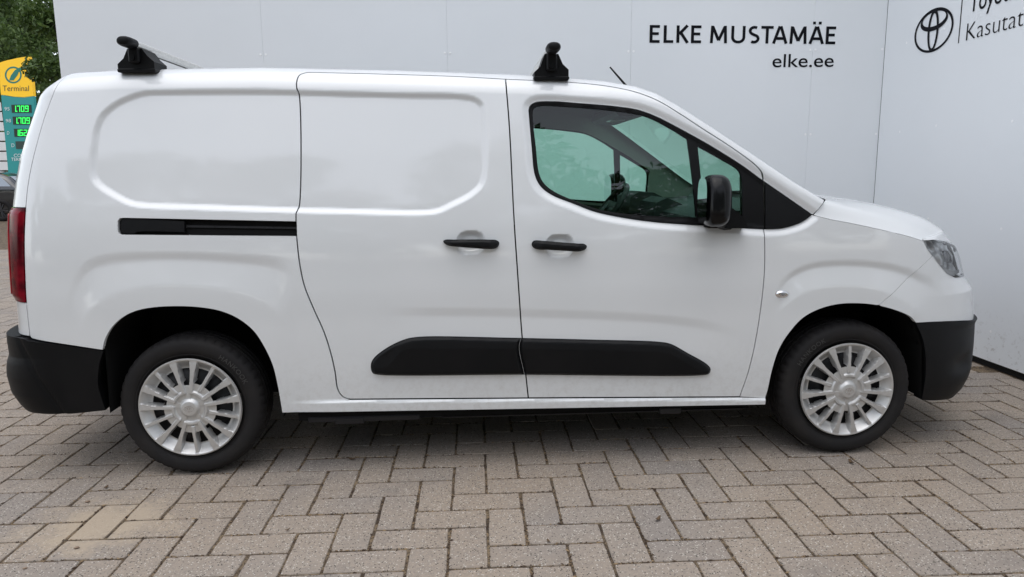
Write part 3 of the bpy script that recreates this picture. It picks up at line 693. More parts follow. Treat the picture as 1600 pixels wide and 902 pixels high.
def oval(cx,cz,a,b,a2,b2,dx,dz,y,n=28):
    """flat ring between two ovals (x,z)"""
    V=[(cx+a*math.cos(t),y,cz+b*math.sin(t)) for t in np.linspace(0,2*math.pi,n+1)[:-1]]+[(cx+dx+a2*math.cos(t),y,cz+dz+b2*math.sin(t)) for t in np.linspace(0,2*math.pi,n+1)[:-1]]
    return V,[(k,(k+1)%n,n+(k+1)%n,n+k) for k in range(n)]
def emblem(s,y):
    b=MB()
    for o in (oval(0,0,1,.68,.92,.61,0,0,y),oval(0,.30,.66,.30,.585,.22,0,.045,y),oval(0,.0,.27,.65,.185,.56,0,.0,y)): b.add([(p[0]*s,p[1],p[2]*s) for p in o[0]],o[1])
    return b
def letters_on_tyre(word,mid,r0,hgt):
    b=MB();V,Fs=text_geo(word,.01,1.15);Vx=V[:,0]-V[:,0].mean();sc=hgt/.7
    ang=mid+Vx*sc/r0; rr_=r0+V[:,1]*sc-hgt/2
    b.add([(r*math.sin(a),.0022,r*math.cos(a)) for r,a in zip(rr_,ang)],Fs);return b
tyV,tyF=tyre_mesh()
tyre_me=None;protos={}
def wheel(x,far,rot,letter):
    global tyre_me
    key='r' if rot==0 else 'f'
    if key not in protos:
        w0=steel_mesh().build('wheel','dark_steel',VAN,True)
        t=mesh('tyre',tyV,tyF,'tyre_rubber',w0,True); 
        try:t.data.set_sharp_from_angle(angle=math.radians(38))
        except Exception:pass
        cv,cf=cover_mesh(rot);c=mesh('wheel_cover',cv,cf,'silver_paint',w0,True)
        try:c.data.set_sharp_from_angle(angle=math.radians(60))
        except Exception:pass
        eb=emblem(.021,-.0185);e=eb.build('cap_emblem','chrome',w0)
        lt=letters_on_tyre('HANKOOK',letter,.268,.021).build('tyre_lettering','tyre_letter',w0)
        protos[key]=w0;w=w0
    else: w=copy_tree(protos[key],VAN)
    w.location=(x,(.026 if not far else 2*HW-.026)-HW,.3175); w.rotation_euler=(0,0,math.pi if far else 0); return w
wheel(0,False,math.pi-.07,math.radians(52));wheel(2.975,False,0.,math.radians(-42));wheel(0,True,math.pi-.07,0);wheel(2.975,True,0.,0)
# ---------------------------------------------------------------- roof bars and aerial
def roof_bar(cap_px,foot_px):
    a=onY(*cap_px,.075); zc=a[2]; x=a[0]
    def bar(b):
        prof=[(.027*math.cos(t),.0175*math.sin(t)) for t in np.linspace(0,2*math.pi,19)[:-1]]
        prof=[(x+p,zc+q_) for p,q_ in prof]; b.prism(prof,.135,2*HW-.135)
    o=vb(bar,'roof_bar','aluminium',angle=30)
    vb(lambda b:b.box((x-.006,.14,zc-.0185),(x+.006,2*HW-.14,zc-.0165),.0005),'bar_slot','black_rubber_seal',o)
    for k in(0,1):
        def cap(b):
            for (y,s) in ():pass
            rings=[]
            for y,s,dz in((.150,1.04,0),(.10,1.06,0),(.082,1.0,0),(.072,.8,0),(.068,.45,0)):
                rings.append([(x+.029*s*math.cos(t)*(abs(math.cos(t))**-.25 if abs(math.cos(t))>.05 else 1),y,zc+.001+.0195*s*math.sin(t)) for t in np.linspace(0,2*math.pi,25)[:-1]])
            m=24;V=[p for r in rings for p in r]
            if k: V=[tuple(mir(np.array(p))) for p in V]
            b.add(V,[(i*m+j,i*m+(j+1)%m,(i+1)*m+(j+1)%m,(i+1)*m+j) for i in range(4) for j in range(m)]+[tuple(range(4*m,5*m))])
        vb(cap,'end_cap','black_plastic',o)
        def foot(b):
            zr=float(np.interp(x,TE[:,0],TE[:,2]))-.012
            n0=len(b.v);y0=.175
            poly=[(x-.076,zr-.004),(x+.076,zr-.004),(x+.076,zr+.032),(x+.05,zr+.056),(x+.03,zc-.014),(x-.03,zc-.014),(x-.05,zr+.045),(x-.076,zr+.022)]
            b.prism(poly,y0,y0+.13)
            b.box((x-.023,y0-.02,zr+.026),(x+.023,y0+.004,zc-.013),.006); b.tube([(x-.003,y0-.019,zr+.046),(x-.003,y0-.027,zr+.046)],.010,14)
            b.box((x-.079,y0-.004,zr-.012),(x+.079,y0+.14,zr+.004),.004)
            if k: b.v[n0:]=[tuple(mir(np.array(p))) for p in b.v[n0:]]
        vb(foot,'foot','black_plastic',o,angle=25)
roof_bar((192,64),None); roof_bar((866,73),None)
p0=onY(979,135,.92);p1=onY(953,105,.92)
vb(lambda b:(b.tube([tuple(p0-[-.03,0,.03]),tuple(p0),tuple(p1)],[.008,.0065,.004],8),b.tube([tuple(p0-[-.03,0,.045]),tuple(p0-[-.022,0,.02])],[.03,.012],12)),'aerial','black_plastic')
# ---------------------------------------------------------------- ground
def nodes(name):
    m=bpy.data.materials.new(name);m.use_nodes=True;MATS[name]=m;n=m.node_tree.nodes;return m,n,m.node_tree.links,n['Principled BSDF']
def N(n,t,**kw):
    x=n.new(t)
    for k,v in kw.items():
        if k.startswith('i'): x.inputs[int(k[1:])].default_value=v
        else: setattr(x,k,v)
    return x
def mixc(n,l,f,a,b,mode='MIX'):
    x=N(n,'ShaderNodeMix',data_type='RGBA',blend_type=mode)
    for s,v in((0,f),(6,a),(7,b)):
        if hasattr(v,'links') or hasattr(v,'is_output'): l.new(v,x.inputs[s])
        else: x.inputs[s].default_value=v
    return x.outputs[2]
def ramp(n,l,src,lo,hi):
    r=N(n,'ShaderNodeMapRange');r.inputs[1].default_value=lo;r.inputs[2].default_value=hi;l.new(src,r.inputs[0]);return r.outputs[0]
def noise(n,l,vec,scale,detail=4,rough=.55):
    t=N(n,'ShaderNodeTexNoise');t.inputs['Scale'].default_value=scale;t.inputs['Detail'].default_value=detail;t.inputs['Roughness'].default_value=rough;l.new(vec,t.inputs['Vector']);return t.outputs[0]
SAND=onZ(150,822,0)
def paver_mat(name,src):
    m,n,l,b=nodes(name)
    geo=N(n,'ShaderNodeNewGeometry');pos=geo.outputs['Position']
    if src=='obj': rnd=N(n,'ShaderNodeObjectInfo').outputs['Random']
    else: rnd=geo.outputs['Random Per Island']
    base=mixc(n,l,rnd,(.37,.307,.25,1),(.262,.233,.214,1))
    big=noise(n,l,pos,1.1,3); base=mixc(n,l,ramp(n,l,big,.4,.68),base,(.345,.275,.212,1))
    mid=noise(n,l,pos,70,6,.75); base=mixc(n,l,ramp(n,l,mid,.35,.75),base,(.21,.186,.16,1))
    fine=noise(n,l,pos,260,4,.75); base=mixc(n,l,ramp(n,l,fine,.54,.72),base,(.10,.09,.08,1))
    v=N(n,'ShaderNodeTexVoronoi');v.inputs['Scale'].default_value=165;l.new(pos,v.inputs['Vector'])
    cc=N(n,'ShaderNodeSeparateColor');l.new(v.outputs['Color'],cc.inputs[0])
    g1=N(n,'ShaderNodeMath',operation='GREATER_THAN');g1.inputs[1].default_value=.86;l.new(cc.outputs[0],g1.inputs[0])
    g2=N(n,'ShaderNodeMath',operation='LESS_THAN');g2.inputs[1].default_value=.42;l.new(v.outputs['Distance'],g2.inputs[0])
    g3=N(n,'ShaderNodeMath',operation='MULTIPLY');l.new(g1.outputs[0],g3.inputs[0]);l.new(g2.outputs[0],g3.inputs[1])
    base=mixc(n,l,g3.outputs[0],base,(.48,.45,.40,1))
    h1=N(n,'ShaderNodeMath',operation='LESS_THAN');h1.inputs[1].default_value=.13;l.new(cc.outputs[1],h1.inputs[0])
    h3=N(n,'ShaderNodeMath',operation='MULTIPLY');l.new(h1.outputs[0],h3.inputs[0]);l.new(g2.outputs[0],h3.inputs[1])
    base=mixc(n,l,h3.outputs[0],base,(.05,.045,.04,1))
    stn=N(n,'ShaderNodeMath',operation='MULTIPLY');l.new(ramp(n,l,noise(n,l,pos,3.1,6,.65),.56,.74),stn.inputs[0]);stn.inputs[1].default_value=.5
    base=mixc(n,l,stn.outputs[0],base,(.15,.13,.118,1))
    # spilt sand, a patch with its own shape
    mp=N(n,'ShaderNodeVectorMath',operation='SUBTRACT');l.new(pos,mp.inputs[0]);mp.inputs[1].default_value=tuple(SAND)
    sc=N(n,'ShaderNodeVectorMath',operation='MULTIPLY');l.new(mp.outputs[0],sc.inputs[0]);sc.inputs[1].default_value=(3.0,3.7,0)
    ln=N(n,'ShaderNodeVectorMath',operation='LENGTH');l.new(sc.outputs[0],ln.inputs[0])
    wob=noise(n,l,pos,7,5); ad=N(n,'ShaderNodeMath',operation='MULTIPLY_ADD');l.new(wob,ad.inputs[0]);ad.inputs[1].default_value=1.7;l.new(ln.outputs['Value'],ad.inputs[2])
    ad3=N(n,'ShaderNodeMath',operation='MULTIPLY_ADD');l.new(noise(n,l,pos,55,6,.75),ad3.inputs[0]);ad3.inputs[1].default_value=1.5;l.new(ad.outputs[0],ad3.inputs[2]);k=ramp(n,l,ad3.outputs[0],2.55,1.95); k2=N(n,'ShaderNodeMath',operation='MULTIPLY');l.new(k,k2.inputs[0]);k2.inputs[1].default_value=.75
    base=mixc(n,l,k2.outputs[0],base,(.40,.325,.24,1))
    l.new(base,b.inputs['Base Color']);b.inputs['Roughness'].default_value=.9;b.inputs['Specular IOR Level'].default_value=.2
    ad2=N(n,'ShaderNodeMath',operation='ADD');l.new(mid,ad2.inputs[0]);l.new(fine,ad2.inputs[1])
    bp=N(n,'ShaderNodeBump');bp.inputs['Strength'].default_value=.35;bp.inputs['Distance'].default_value=.004;l.new(ad2.outputs[0],bp.inputs['Height']);l.new(bp.outputs[0],b.inputs['Normal'])
    return m
paver_mat('paver_a','obj');paver_mat('paver_b','isl')
m,n,l,b=nodes('joint_soil');geo=N(n,'ShaderNodeNewGeometry');pos=geo.outputs['Position']
c=mixc(n,l,ramp(n,l,noise(n,l,pos,12,5,.7),.40,.62),(.060,.040,.026,1),(.23,.17,.105,1));c=mixc(n,l,ramp(n,l,noise(n,l,pos,160,4,.7),.48,.6),c,(.018,.012,.009,1))
l.new(c,b.inputs['Base Color']);b.inputs['Roughness'].default_value=1
bp=N(n,'ShaderNodeBump');bp.inputs['Strength'].default_value=.6;bp.inputs['Distance'].default_value=.006;l.new(noise(n,l,pos,220,3),bp.inputs['Height']);l.new(bp.outputs[0],b.inputs['Normal'])
mat('yard_ground',(.20,.185,.165),.95,noise=(3,(.24,.215,.185),.4,.65),spec=.2)
GR=mesh('ground',[(-400,-400,-.035),(400,-400,-.035),(400,400,-.035),(-400,400,-.035)],[(0,1,2,3)],'yard_ground');GR['kind']='structure'
BED=mesh('paving',[(-19,-9,-.0035),(12,-9,-.0035),(12,26,-.0035),(-19,26,-.0035)],[(0,1,2,3)],'joint_soil');BED['kind']='structure'
GX,GY,GRT,CL=1.14932,-.24920,-.009721,.141857
cg,sg=math.cos(GRT),math.sin(GRT)
def gpt(u,v): return (GX+CL*(cg*u+sg*v),GY+CL*(sg*u-cg*v))
cells=[]
for v in range(-170,62):
    for u in range(-150,76):
        t=(u+v)%4
        if t==0: cells.append((u+1,v+.5,0))
        elif t==2: cells.append((u+.5,v+1,1))
cells=np.array(cells,float)
cx=GX+CL*(cg*cells[:,0]+sg*cells[:,1]);cy=GY+CL*(sg*cells[:,0]-cg*cells[:,1])
keep=(cx>-18.8)&(cx<4.70)&(cy<25.5)&(cy>-8.5)
wl=3.286+(cx+2.129)*(2.884-3.286)/(4.69+2.129); keep&=~((cx>-2.3)&(cy>wl-.05))
P3=np.stack([cx,cy,0*cx],-1); dep=(P3-CAM)@RM[2]; px=proj(P3)
near=(np.abs(cx-1.2)<4.6)&(cy>-3.5)&(cy<2.9)
keep&=near|((dep>.3)&(px[:,0]>-260)&(px[:,0]<1900)&(px[:,1]<1250)&(dep<13))
cells,cx,cy,dep,px=cells[keep],cx[keep],cy[keep],dep[keep],px[keep]
vis=(px[:,0]>-20)&(px[:,0]<1620)&(px[:,1]<915)&(dep>.3)&~((cx>-.7)&(cx<3.6)&(cy>.45)&(cy<2.6))
score=np.where(vis,1/np.maximum(dep,.1)**3,0); order=np.argsort(-score); first=set(order[:300].tolist())
def brick(seed,lx,ly):
    r=random.Random(seed);j=lambda a:r.uniform(-a,a)
    hx,hy=lx/2,ly/2;ring=[]
    for (x0,y0),(x1,y1),k in(((-hx,-hy),(hx,-hy),6),((hx,-hy),(hx,hy),4),((hx,hy),(-hx,hy),6),((-hx,hy),(-hx,-hy),4)):
        for i in range(k):
            f=i/k;c=.0012 if i==0 else 0
            x=x0+(x1-x0)*f;y=y0+(y1-y0)*f; x-=math.copysign(abs(r.gauss(0,.0016))+c,x);y-=math.copysign(abs(r.gauss(0,.0016))+c,y);ring.append((x,y))
    n=len(ring);V=[(x*.984,y*.975,.0) for x,y in ring]+[(x,y,-.0028) for x,y in ring]+[(x,y,-.03) for x,y in ring]
    Fs=[tuple(range(n))]+[(n+i,n+(i+1)%n,(i+1)%n,i) for i in range(n)]+[(2*n+i,2*n+(i+1)%n,n+(i+1)%n,n+i) for i in range(n)]
    return V,Fs
BW=CL*2-.0075,CL-.0075
variants=[brick(s,*BW) for s in range(8)];vme=[]
for V,Fs in variants:
    o=mesh('paving_block',V,Fs,'paver_a');vme.append(o.data);bpy.data.objects.remove(o)
sv=[];sf=[]
for i,(u,v,d) in enumerate(cells):
    r=random.Random(i*7+3); k=r.randrange(8); rz=GRT+(math.pi/2 if d else 0)+(math.pi if r.random()<.5 else 0)+r.gauss(0,.004)
    loc=(cx[i]+r.gauss(0,.0009),cy[i]+r.gauss(0,.0009),r.gauss(0,.0007)); tx,ty=r.gauss(0,.005),r.gauss(0,.004)
    if i in first:
        o=bpy.data.objects.new('paving_block',vme[k]);o.location=loc;o.rotation_euler=(tx,ty,rz);link(o,BED)
    else:
        M=np.array(Matrix.Translation(loc)@Matrix.Rotation(rz,4,'Z')@Matrix.Rotation(ty,4,'Y')@Matrix.Rotation(tx,4,'X'))
        if dep[i]<6.5 and dep[i]>0: V,Fs=variants[k]
        else:
            hx,hy=BW[0]/2,BW[1]/2;V=[(-hx,-hy,0),(hx,-hy,0),(hx,hy,0),(-hx,hy,0),(-hx,-hy,-.02),(hx,-hy,-.02),(hx,hy,-.02),(-hx,hy,-.02)];Fs=[(0,1,2,3),(4,5,1,0),(5,6,2,1),(6,7,3,2),(7,4,0,3)]
        W=np.c_[np.array(V),np.ones(len(V))]@M.T; o0=len(sv);sv+=W[:,:3].tolist();sf+=[tuple(a+o0 for a in f) for f in Fs]
far=mesh('far_paving_blocks',sv,sf,'paver_b',BED);far['kind']='stuff'
# crumbs of dry litter caught in the joints near the camera
mat('litter',(.085,.05,.028),.9);mat('litter_b',(.26,.19,.11),.9)
m,n,l,b=nodes('joint_litter');geo=N(n,'ShaderNodeNewGeometry');rp=geo.outputs['Random Per Island']
l.new(mixc(n,l,ramp(n,l,rp,.35,.95),(.045,.026,.015,1),(.27,.19,.11,1)),b.inputs['Base Color']);b.inputs['Roughness'].default_value=.9
LV=[];LF=[]
for i,(u,v,d) in enumerate(cells):
    if not(0<dep[i]<5.2) or px[i,1]>960 or px[i,0]<-60 or px[i,0]>1660: continue
    r=random.Random(i*13+1);q0=np.array([cx[i],cy[i]]);a_=GRT+(math.pi/2 if d else 0);ex=np.array([math.cos(a_),math.sin(a_)]);ey=np.array([-ex[1],ex[0]])
    for side in range(4):
        if r.random()<.25: continue
        amt=int(abs(r.gauss(0,1))*(14 if side<2 else 10))
        for _ in range(amt):
            f=r.uniform(-1,1);o_=r.gauss(0,.0032)
            c_=q0+(ex*f*CL*1.0+ey*(CL/2+o_)*(1 if side else -1) if side<2 else ey*f*CL*.5+ex*(CL+o_)*(1 if side==2 else -1))
            s_=r.uniform(.0014,.0046);ln_=s_*r.choice((1,1.3,2.6));t_=r.uniform(0,6.28) if r.random()<.4 else (a_ if side<2 else a_+1.57)+r.gauss(0,.4);e1=np.array([math.cos(t_),math.sin(t_)])*ln_;e2=np.array([-math.sin(t_),math.cos(t_)])*s_;z_=r.uniform(-.002,.0015)
            o0=len(LV);LV+=[(*(c_+e1),z_),(*(c_+e2),z_-.001),(*(c_-e1),z_),(*(c_-e2),z_-.001),(c_[0],c_[1],z_+s_*.8)];LF+=[(o0,o0+1,o0+4),(o0+1,o0+2,o0+4),(o0+2,o0+3,o0+4),(o0+3,o0,o0+4)]
mesh('joint_litter',LV,LF,'joint_litter',BED)['kind']='stuff'
# ---------------------------------------------------------------- litter on the paving
mat('dry_leaf',(.10,.06,.03),.8,noise=(60,(.05,.03,.015),.4,.6));mat('pebble',(.27,.2,.14),.8,noise=(60,(.15,.10,.07),.4,.6))
def leaf(pxy,size,label,seed):
    r=random.Random(seed);c=onZ(*pxy,.004);b=MB();a0=r.uniform(0,6.28);n=10;top=[]
    for k in range(n):
        a=2*math.pi*k/n;rad=size*(.5+.5*abs(math.cos(a)))*(1+r.uniform(-.2,.2));top.append((rad*math.cos(a),rad*.55*math.sin(a),.004+.35*size*(math.cos(a)**2)+r.uniform(0,.15)*size))
    V=[(0,0,.003)]+top+[(0,0,.0015)]+[(x,y,z-.0015) for x,y,z in top]
    b.add(V,[(0,1+k,1+(k+1)%n) for k in range(n)]+[(n+1,n+2+(k+1)%n,n+2+k) for k in range(n)]+[(1+k,n+2+k,n+2+(k+1)%n,1+(k+1)%n) for k in range(n)])
    o=b.build('dry_leaf','dry_leaf');o.location=(c[0],c[1],.001);o.rotation_euler=(0,0,a0);tag(o,label,'leaf','dry leaves lying on the paving')
leaf((1028,812),.020,'curled brown leaf on the paving in front of the front door',1)
leaf((549,718),.018,'dark leaf at the shadow edge below the sliding door',2)
leaf((1330,723),.022,'dark flat leaf on the paving just below the front wheel',3)
leaf((166,762),.016,'small dark leaf left of the rear wheel near the sand patch',4)
leaf((450,828),.010,'tiny dry leaf on the paving right of the rear wheel, near the camera',5)
leaf((857,846),.011,'tiny dark leaf in a paving joint at the bottom middle',6)
def pebble(pxy,s,label,seed):
    r=random.Random(seed);b=MB();n,mm=10,6;V=[]
    for i in range(mm+1):
        f=-math.pi/2+math.pi*i/mm
        for k in range(n): V.append((s*math.cos(f)*math.cos(6.283*k/n)*(1+r.uniform(-.12,.12)),.75*s*math.cos(f)*math.sin(6.283*k/n),.38*s*math.sin(f)+.33*s))
    b.add(V,[(i*n+k,i*n+(k+1)%n,(i+1)*n+(k+1)%n,(i+1)*n+k) for i in range(mm) for k in range(n)])
    c=onZ(*pxy,0);o=b.build('pebble','pebble',None,True);o.location=(c[0],c[1],0);tag(o,label,'pebble','pebbles on the paving')
pebble((137,785),.011,'brown pebble on the paving above the sand patch',1);pebble((120,857),.010,'reddish pebble lying in the spilt sand',2);pebble((39,889),.008,'dark pebble at the bottom left corner',3)
# ---------------------------------------------------------------- clad wall with a corner
m,n,l,b=nodes('wall_panel');geo=N(n,'ShaderNodeNewGeometry');pos=geo.outputs['Position']
c=mixc(n,l,ramp(n,l,noise(n,l,pos,.8,3),.35,.7),(.79,.815,.84,1),(.765,.795,.82,1))
sp=N(n,'ShaderNodeSeparateXYZ');l.new(pos,sp.inputs[0])
dirt=N(n,'ShaderNodeMath',operation='MULTIPLY');l.new(ramp(n,l,noise(n,l,pos,26,5,.7),.55,.75),dirt.inputs[0]);l.new(ramp(n,l,sp.outputs[2],.45,.0),dirt.inputs[1])
c=mixc(n,l,dirt.outputs[0],c,(.30,.27,.24,1));l.new(c,b.inputs['Base Color']);b.inputs['Roughness'].default_value=.40;b.inputs['Specular IOR Level'].default_value=.45
bp=N(n,'ShaderNodeBump');bp.inputs['Strength'].default_value=.25;bp.inputs['Distance'].default_value=.02;l.new(noise(n,l,pos,1.6,2),bp.inputs['Height']);l.new(bp.outputs[0],b.inputs['Normal'])
mat('vinyl_black',(.0045,.005,.008),.6,spec=.12);mat('screw_head',(.93,.94,.95),.5);mat('dark_gap',(.01,.01,.01),.9);mat('corner_shadow',(.10,.105,.11),.8);mat('joint_grey',(.50,.53,.56),.8)
WALL=empty('clad_building',(4.70,2.884,0));tag(WALL,'pale grey panel clad building wall with black lettering behind the van','building')
A0=np.array([-2.129,3.286]);A1=np.array([4.70,2.884]);du=(A1-A0)/np.linalg.norm(A1-A0);LEN=np.linalg.norm(A1-A0);inw=np.array([du[1],-du[0]])   # towards the yard
if inw[1]>0: inw=-inw
def wpt(u,z,off=0): q=A0+du*u+inw*off;return np.array([q[0],q[1],z])
def w2(v,z,off=0): return np.array([4.70-off,2.884-v,z])
WO=np.array([4.70,2.884,0])
def slab(fn,u0,u1,z0,z1,th,name,m,parent):
    V=[fn(u,z,o)-WO for o in(0,-th) for u,z in((u0,z0),(u1,z0),(u1,z1),(u0,z1))]
    return mesh(name,V,[(0,1,2,3),(7,6,5,4),(0,4,5,1),(1,5,6,2),(2,6,7,3),(3,7,4,0)],m,parent)
def screws(fn,u,panel,zs):
    for z in zs:
        b=MB();V=[];k=8
        for o in(.0012,):
            V=[fn(u+.010*math.cos(6.283*i/k),z+.010*math.sin(6.283*i/k),.0014)-WO for i in range(k)]+[fn(u,z,.003)-WO]
        b.add(V,[(i,(i+1)%k,k) for i in range(k)]);b.build('screw','screw_head',panel)
ZS=[.25,.935,1.62,2.305,2.99]
j=[0.0]+[float(np.dot(np.array([x,0])-[A0[0],0],[1/du[0],0])) for x in(-.44,1.083,2.60,4.104)]+[LEN]
for a,bb in zip(j[:-1],j[1:]):
    p=slab(wpt,a+(.0006 if a else 0),bb-(.0006 if bb<LEN else .0025),.05,3.3,.006,'wall_panel','wall_panel',WALL);slab(wpt,a+(.0006 if a else 0),bb-(.0006 if bb<LEN else .0025),3.305,5.5,.006,'wall_panel','wall_panel',WALL)
    if a>0: screws(wpt,a+.022,p,ZS)
    screws(wpt,bb-.022,p,ZS)
for a in np.arange(0,5.0,2.5):
    p=slab(w2,a+.0025,a+2.4985,.05,3.3,.006,'wall_panel','wall_panel',WALL);slab(w2,a+.0025,a+2.4985,3.305,5.5,.006,'wall_panel','wall_panel',WALL)
    screws(w2,a+.30,p,ZS);screws(w2,a+.75,p,[z+.02 for z in ZS]);screws(w2,a+1.5,p,ZS)
slab(lambda u,z,o:wpt(u,z,o-.03),.003,LEN,0,.06,.1,'base_gap','dark_gap',WALL)
slab(lambda u,z,o:w2(u,z,o-.03),0,5.0,0,.06,.1,'base_gap','dark_gap',WALL)
slab(lambda u,z,o:wpt(u,z,o-.012),.003,LEN+.1,0.06,5.49,.15,'wall_core','joint_grey',WALL)
slab(lambda u,z,o:w2(u,z,o-.012),0,5.0,0.06,5.49,.15,'wall_core','joint_grey',WALL)
slab(lambda u,z,o:wpt(u,z,o-.0075),LEN-.02,LEN+.006,.06,5.4,.003,'corner_shade_strip','corner_shadow',WALL)  # dark strip behind the corner joint, its shade put into the colour
def wall_text(body,fn,u0,u1,zb,cap,bold,name='lettering',spacing=1.0,flip=False,zb1=None):
    V,Fs=text_geo(body,bold,spacing,6);E,_=text_geo('E',bold)
    k=(u1-u0)/(V[:,0].max()-V[:,0].min());uu=u0+(V[:,0]-V[:,0].min())*k; zz=zb+V[:,1]*cap/E[:,1].max()
    P=[fn(a,c_,.0025)-WO for a,c_ in zip(uu,zz)]
    return mesh(name,P,Fs,'vinyl_black',WALL)
def wu(x,y):     # pixel -> (u,z) on the main wall
    d=ray(x,y);nn=np.array([inw[0],inw[1],0]);t=((np.array([*A0,0])-CAM)@nn)/(d@nn);P=CAM+d*t;return float((P[:2]-A0)@du),float(P[2])
def vu(x,y): P=onX(x,y,4.70);return float(2.884-P[1]),float(P[2])
def strokes(ch):
    arc=lambda cx_,cy_,rx_,ry_,a0,a1,k=12:[(cx_+rx_*math.cos(math.radians(a0+(a1-a0)*i/k)),cy_+ry_*math.sin(math.radians(a0+(a1-a0)*i/k))) for i in range(k+1)]
    h=.07
    return {'E':(.50,[[(h,0),(h,1)],[(0,1-h),(.50,1-h)],[(0,.52),(.45,.52)],[(0,h),(.50,h)]]),'L':(.47,[[(h,0),(h,1)],[(0,h),(.47,h)]]),
    'K':(.62,[[(h,0),(h,1)],[(.54,1.0),(.13,.50)],[(.20,.60),(.56,0)]]),'M':(.88,[[(h,0),(.11,1)],[(.13,.94),(.44,.16)],[(.75,.94),(.44,.16)],[(.88-h,0),(.77,1)]]),
    'U':(.70,[[(h,1),(h,.34)]+arc(.35,.34,.35-h,.34-h,180,360)+[(.70-h,1)]]),'S':(.56,[arc(.29,.725,.225,.205,55,245,12)+arc(.27,.275,.225,.205,75,-125,12)]),
    'T':(.60,[[(.30,0),(.30,1)],[(0,1-h),(.60,1-h)]]),'A':(.74,[[(.06,0),(.345,1)],[(.68,0),(.395,1)],[(.17,.30),(.57,.30)]]),
    'Ä':(.74,[[(.06,0),(.345,1)],[(.68,0),(.395,1)],[(.17,.30),(.57,.30)],[(.16,1.20),(.30,1.20)],[(.44,1.20),(.58,1.20)]]),' ':(.26,[])}[ch]
TW={'E':.54,'L':.52,'K':.66,'M':.94,'U':.78,'S':.60,'T':.68,'A':.84,'Ä':.84}
GAP={'ST':.085,'TA':-.04,'AM':.12,'MÄ':.13,'ÄE':.10,'LK':.17,'KE':.12,'MU':.23,'US':.19,'EL':.21}
def stroke_text(body,fn,u0,u1,zb,cap,wd=.16,slope=0.):
    x=0;V=[];Fs=[]
    for ci,ch in enumerate(body):
        if ch==' ': x+=.50;continue
        w__,ss=strokes(ch);kx=TW[ch]/w__
        for k_,pl in enumerate(ss):
            P_=np.array([(x+a_*kx,b_) for a_,b_ in pl]);d_=np.gradient(P_,axis=0);d_/=np.linalg.norm(d_,axis=1)[:,None];nr=np.stack([-d_[:,1],d_[:,0]],-1)*wd/2
            o0=len(V);V+=[(*q,.0022+.0002*k_) for q in (P_+nr)]+[(*q,.0022+.0002*k_) for q in (P_-nr)];m_=len(P_)
            Fs+=[(o0+i,o0+i+1,o0+m_+i+1,o0+m_+i) for i in range(m_-1)]
        x+=TW[ch]
        if ci+1<len(body) and body[ci+1]!=' ': x+=GAP.get(body[ci:ci+2],.15)
    V=np.array(V);k=(u1-u0)/x
    return mesh('lettering',[fn(u0+a_*k,zb+slope*a_*k+b_*cap,o_)-WO for a_,b_,o_ in V],Fs,'vinyl_black',WALL)
a=wu(1014.8,66.8);bq=wu(1304.8,69.2);top=wu(1014.8,39.6)
e1=wu(1095.2,67.5);e2=wu(1109.2,67.6)
sl_=(bq[1]-a[1])/(bq[0]-a[0]);stroke_text('ELKE',wpt,a[0],e1[0],a[1],top[1]-a[1],slope=sl_)['label']='bold black four letter word on the wall'
stroke_text('MUSTAMÄE',wpt,e2[0],bq[0],a[1]+sl_*(e2[0]-a[0]),top[1]-a[1],slope=sl_)['label']='bold black eight letter word on the wall'
a=wu(1206.5,104.5);bq=wu(1302,105.3);ht=wu(1230,83.5)[1]-wu(1230,104.5)[1]
wall_text('elke.ee',wpt,a[0],bq[0],(a[1]+bq[1])/2,ht*.97,.004)['label']='smaller black web address lettering'
# emblem of three ovals, divider and two lines of lettering on the side wall
c=vu(1459.5,47.5);rx=(vu(1489.5,47)[0]-vu(1430,47)[0])/2
cz=(vu(1459,13.5)[1]+vu(1459,81.5)[1])/2;rz_=(vu(1459,13.5)[1]-vu(1459,81.5)[1])/2*.985;cu_=(vu(1489.5,47)[0]+vu(1430,47)[0])/2
b=MB()
for o in (oval(0,0,1,1,.905,.89,0,0,0,64),oval(0,.44,.70,.46,.60,.33,0,.075,0,64),oval(0,.0,.28,.965,.175,.80,0,-.02,0,64)):
    lift=.0025+.0006*len(b.v)/128
    b.add([w2(cu_+p[0]*rx,cz+p[2]*rz_,lift)-WO for p in o[0]],o[1])
b.build('wall_emblem','vinyl_black',WALL)['label']='black emblem of three interlocking ovals'
a=vu(1497,68);b2=vu(1503,0);slab(w2,a[0]+.002,a[0]+.0085,a[1],a[1]+.62,-.003,'divider_line','vinyl_black',WALL)
ka=vu(1509.5,64);kt=vu(1511,37.5);kend=vu(1600,36.5)
cap=kt[1]-ka[1];mw=text_geo('Kasutat',0)[0];mf=text_geo('Kasutatud',0)[0]
w_=(kend[0]-ka[0])*1.0;full=w_*(mf[:,0].max())/(mw[:,0].max())
wall_text('Kasutatud',w2,ka[0],ka[0]+full,ka[1],cap,-.014)['label']='thin black lower line of lettering on the side wall'
ta=vu(1518,19);tw=(vu(1570,0)[0]-ta[0]);mt=text_geo('Toyota',0)[0];mo=text_geo('Toyo',0)[0]
wall_text('Toyota',w2,ta[0]-.02,ta[0]-.02+tw*mt[:,0].max()/mo[:,0].max(),ta[1],cap*1.12,.006)['label']='bold black upper line of lettering cut by the frame'
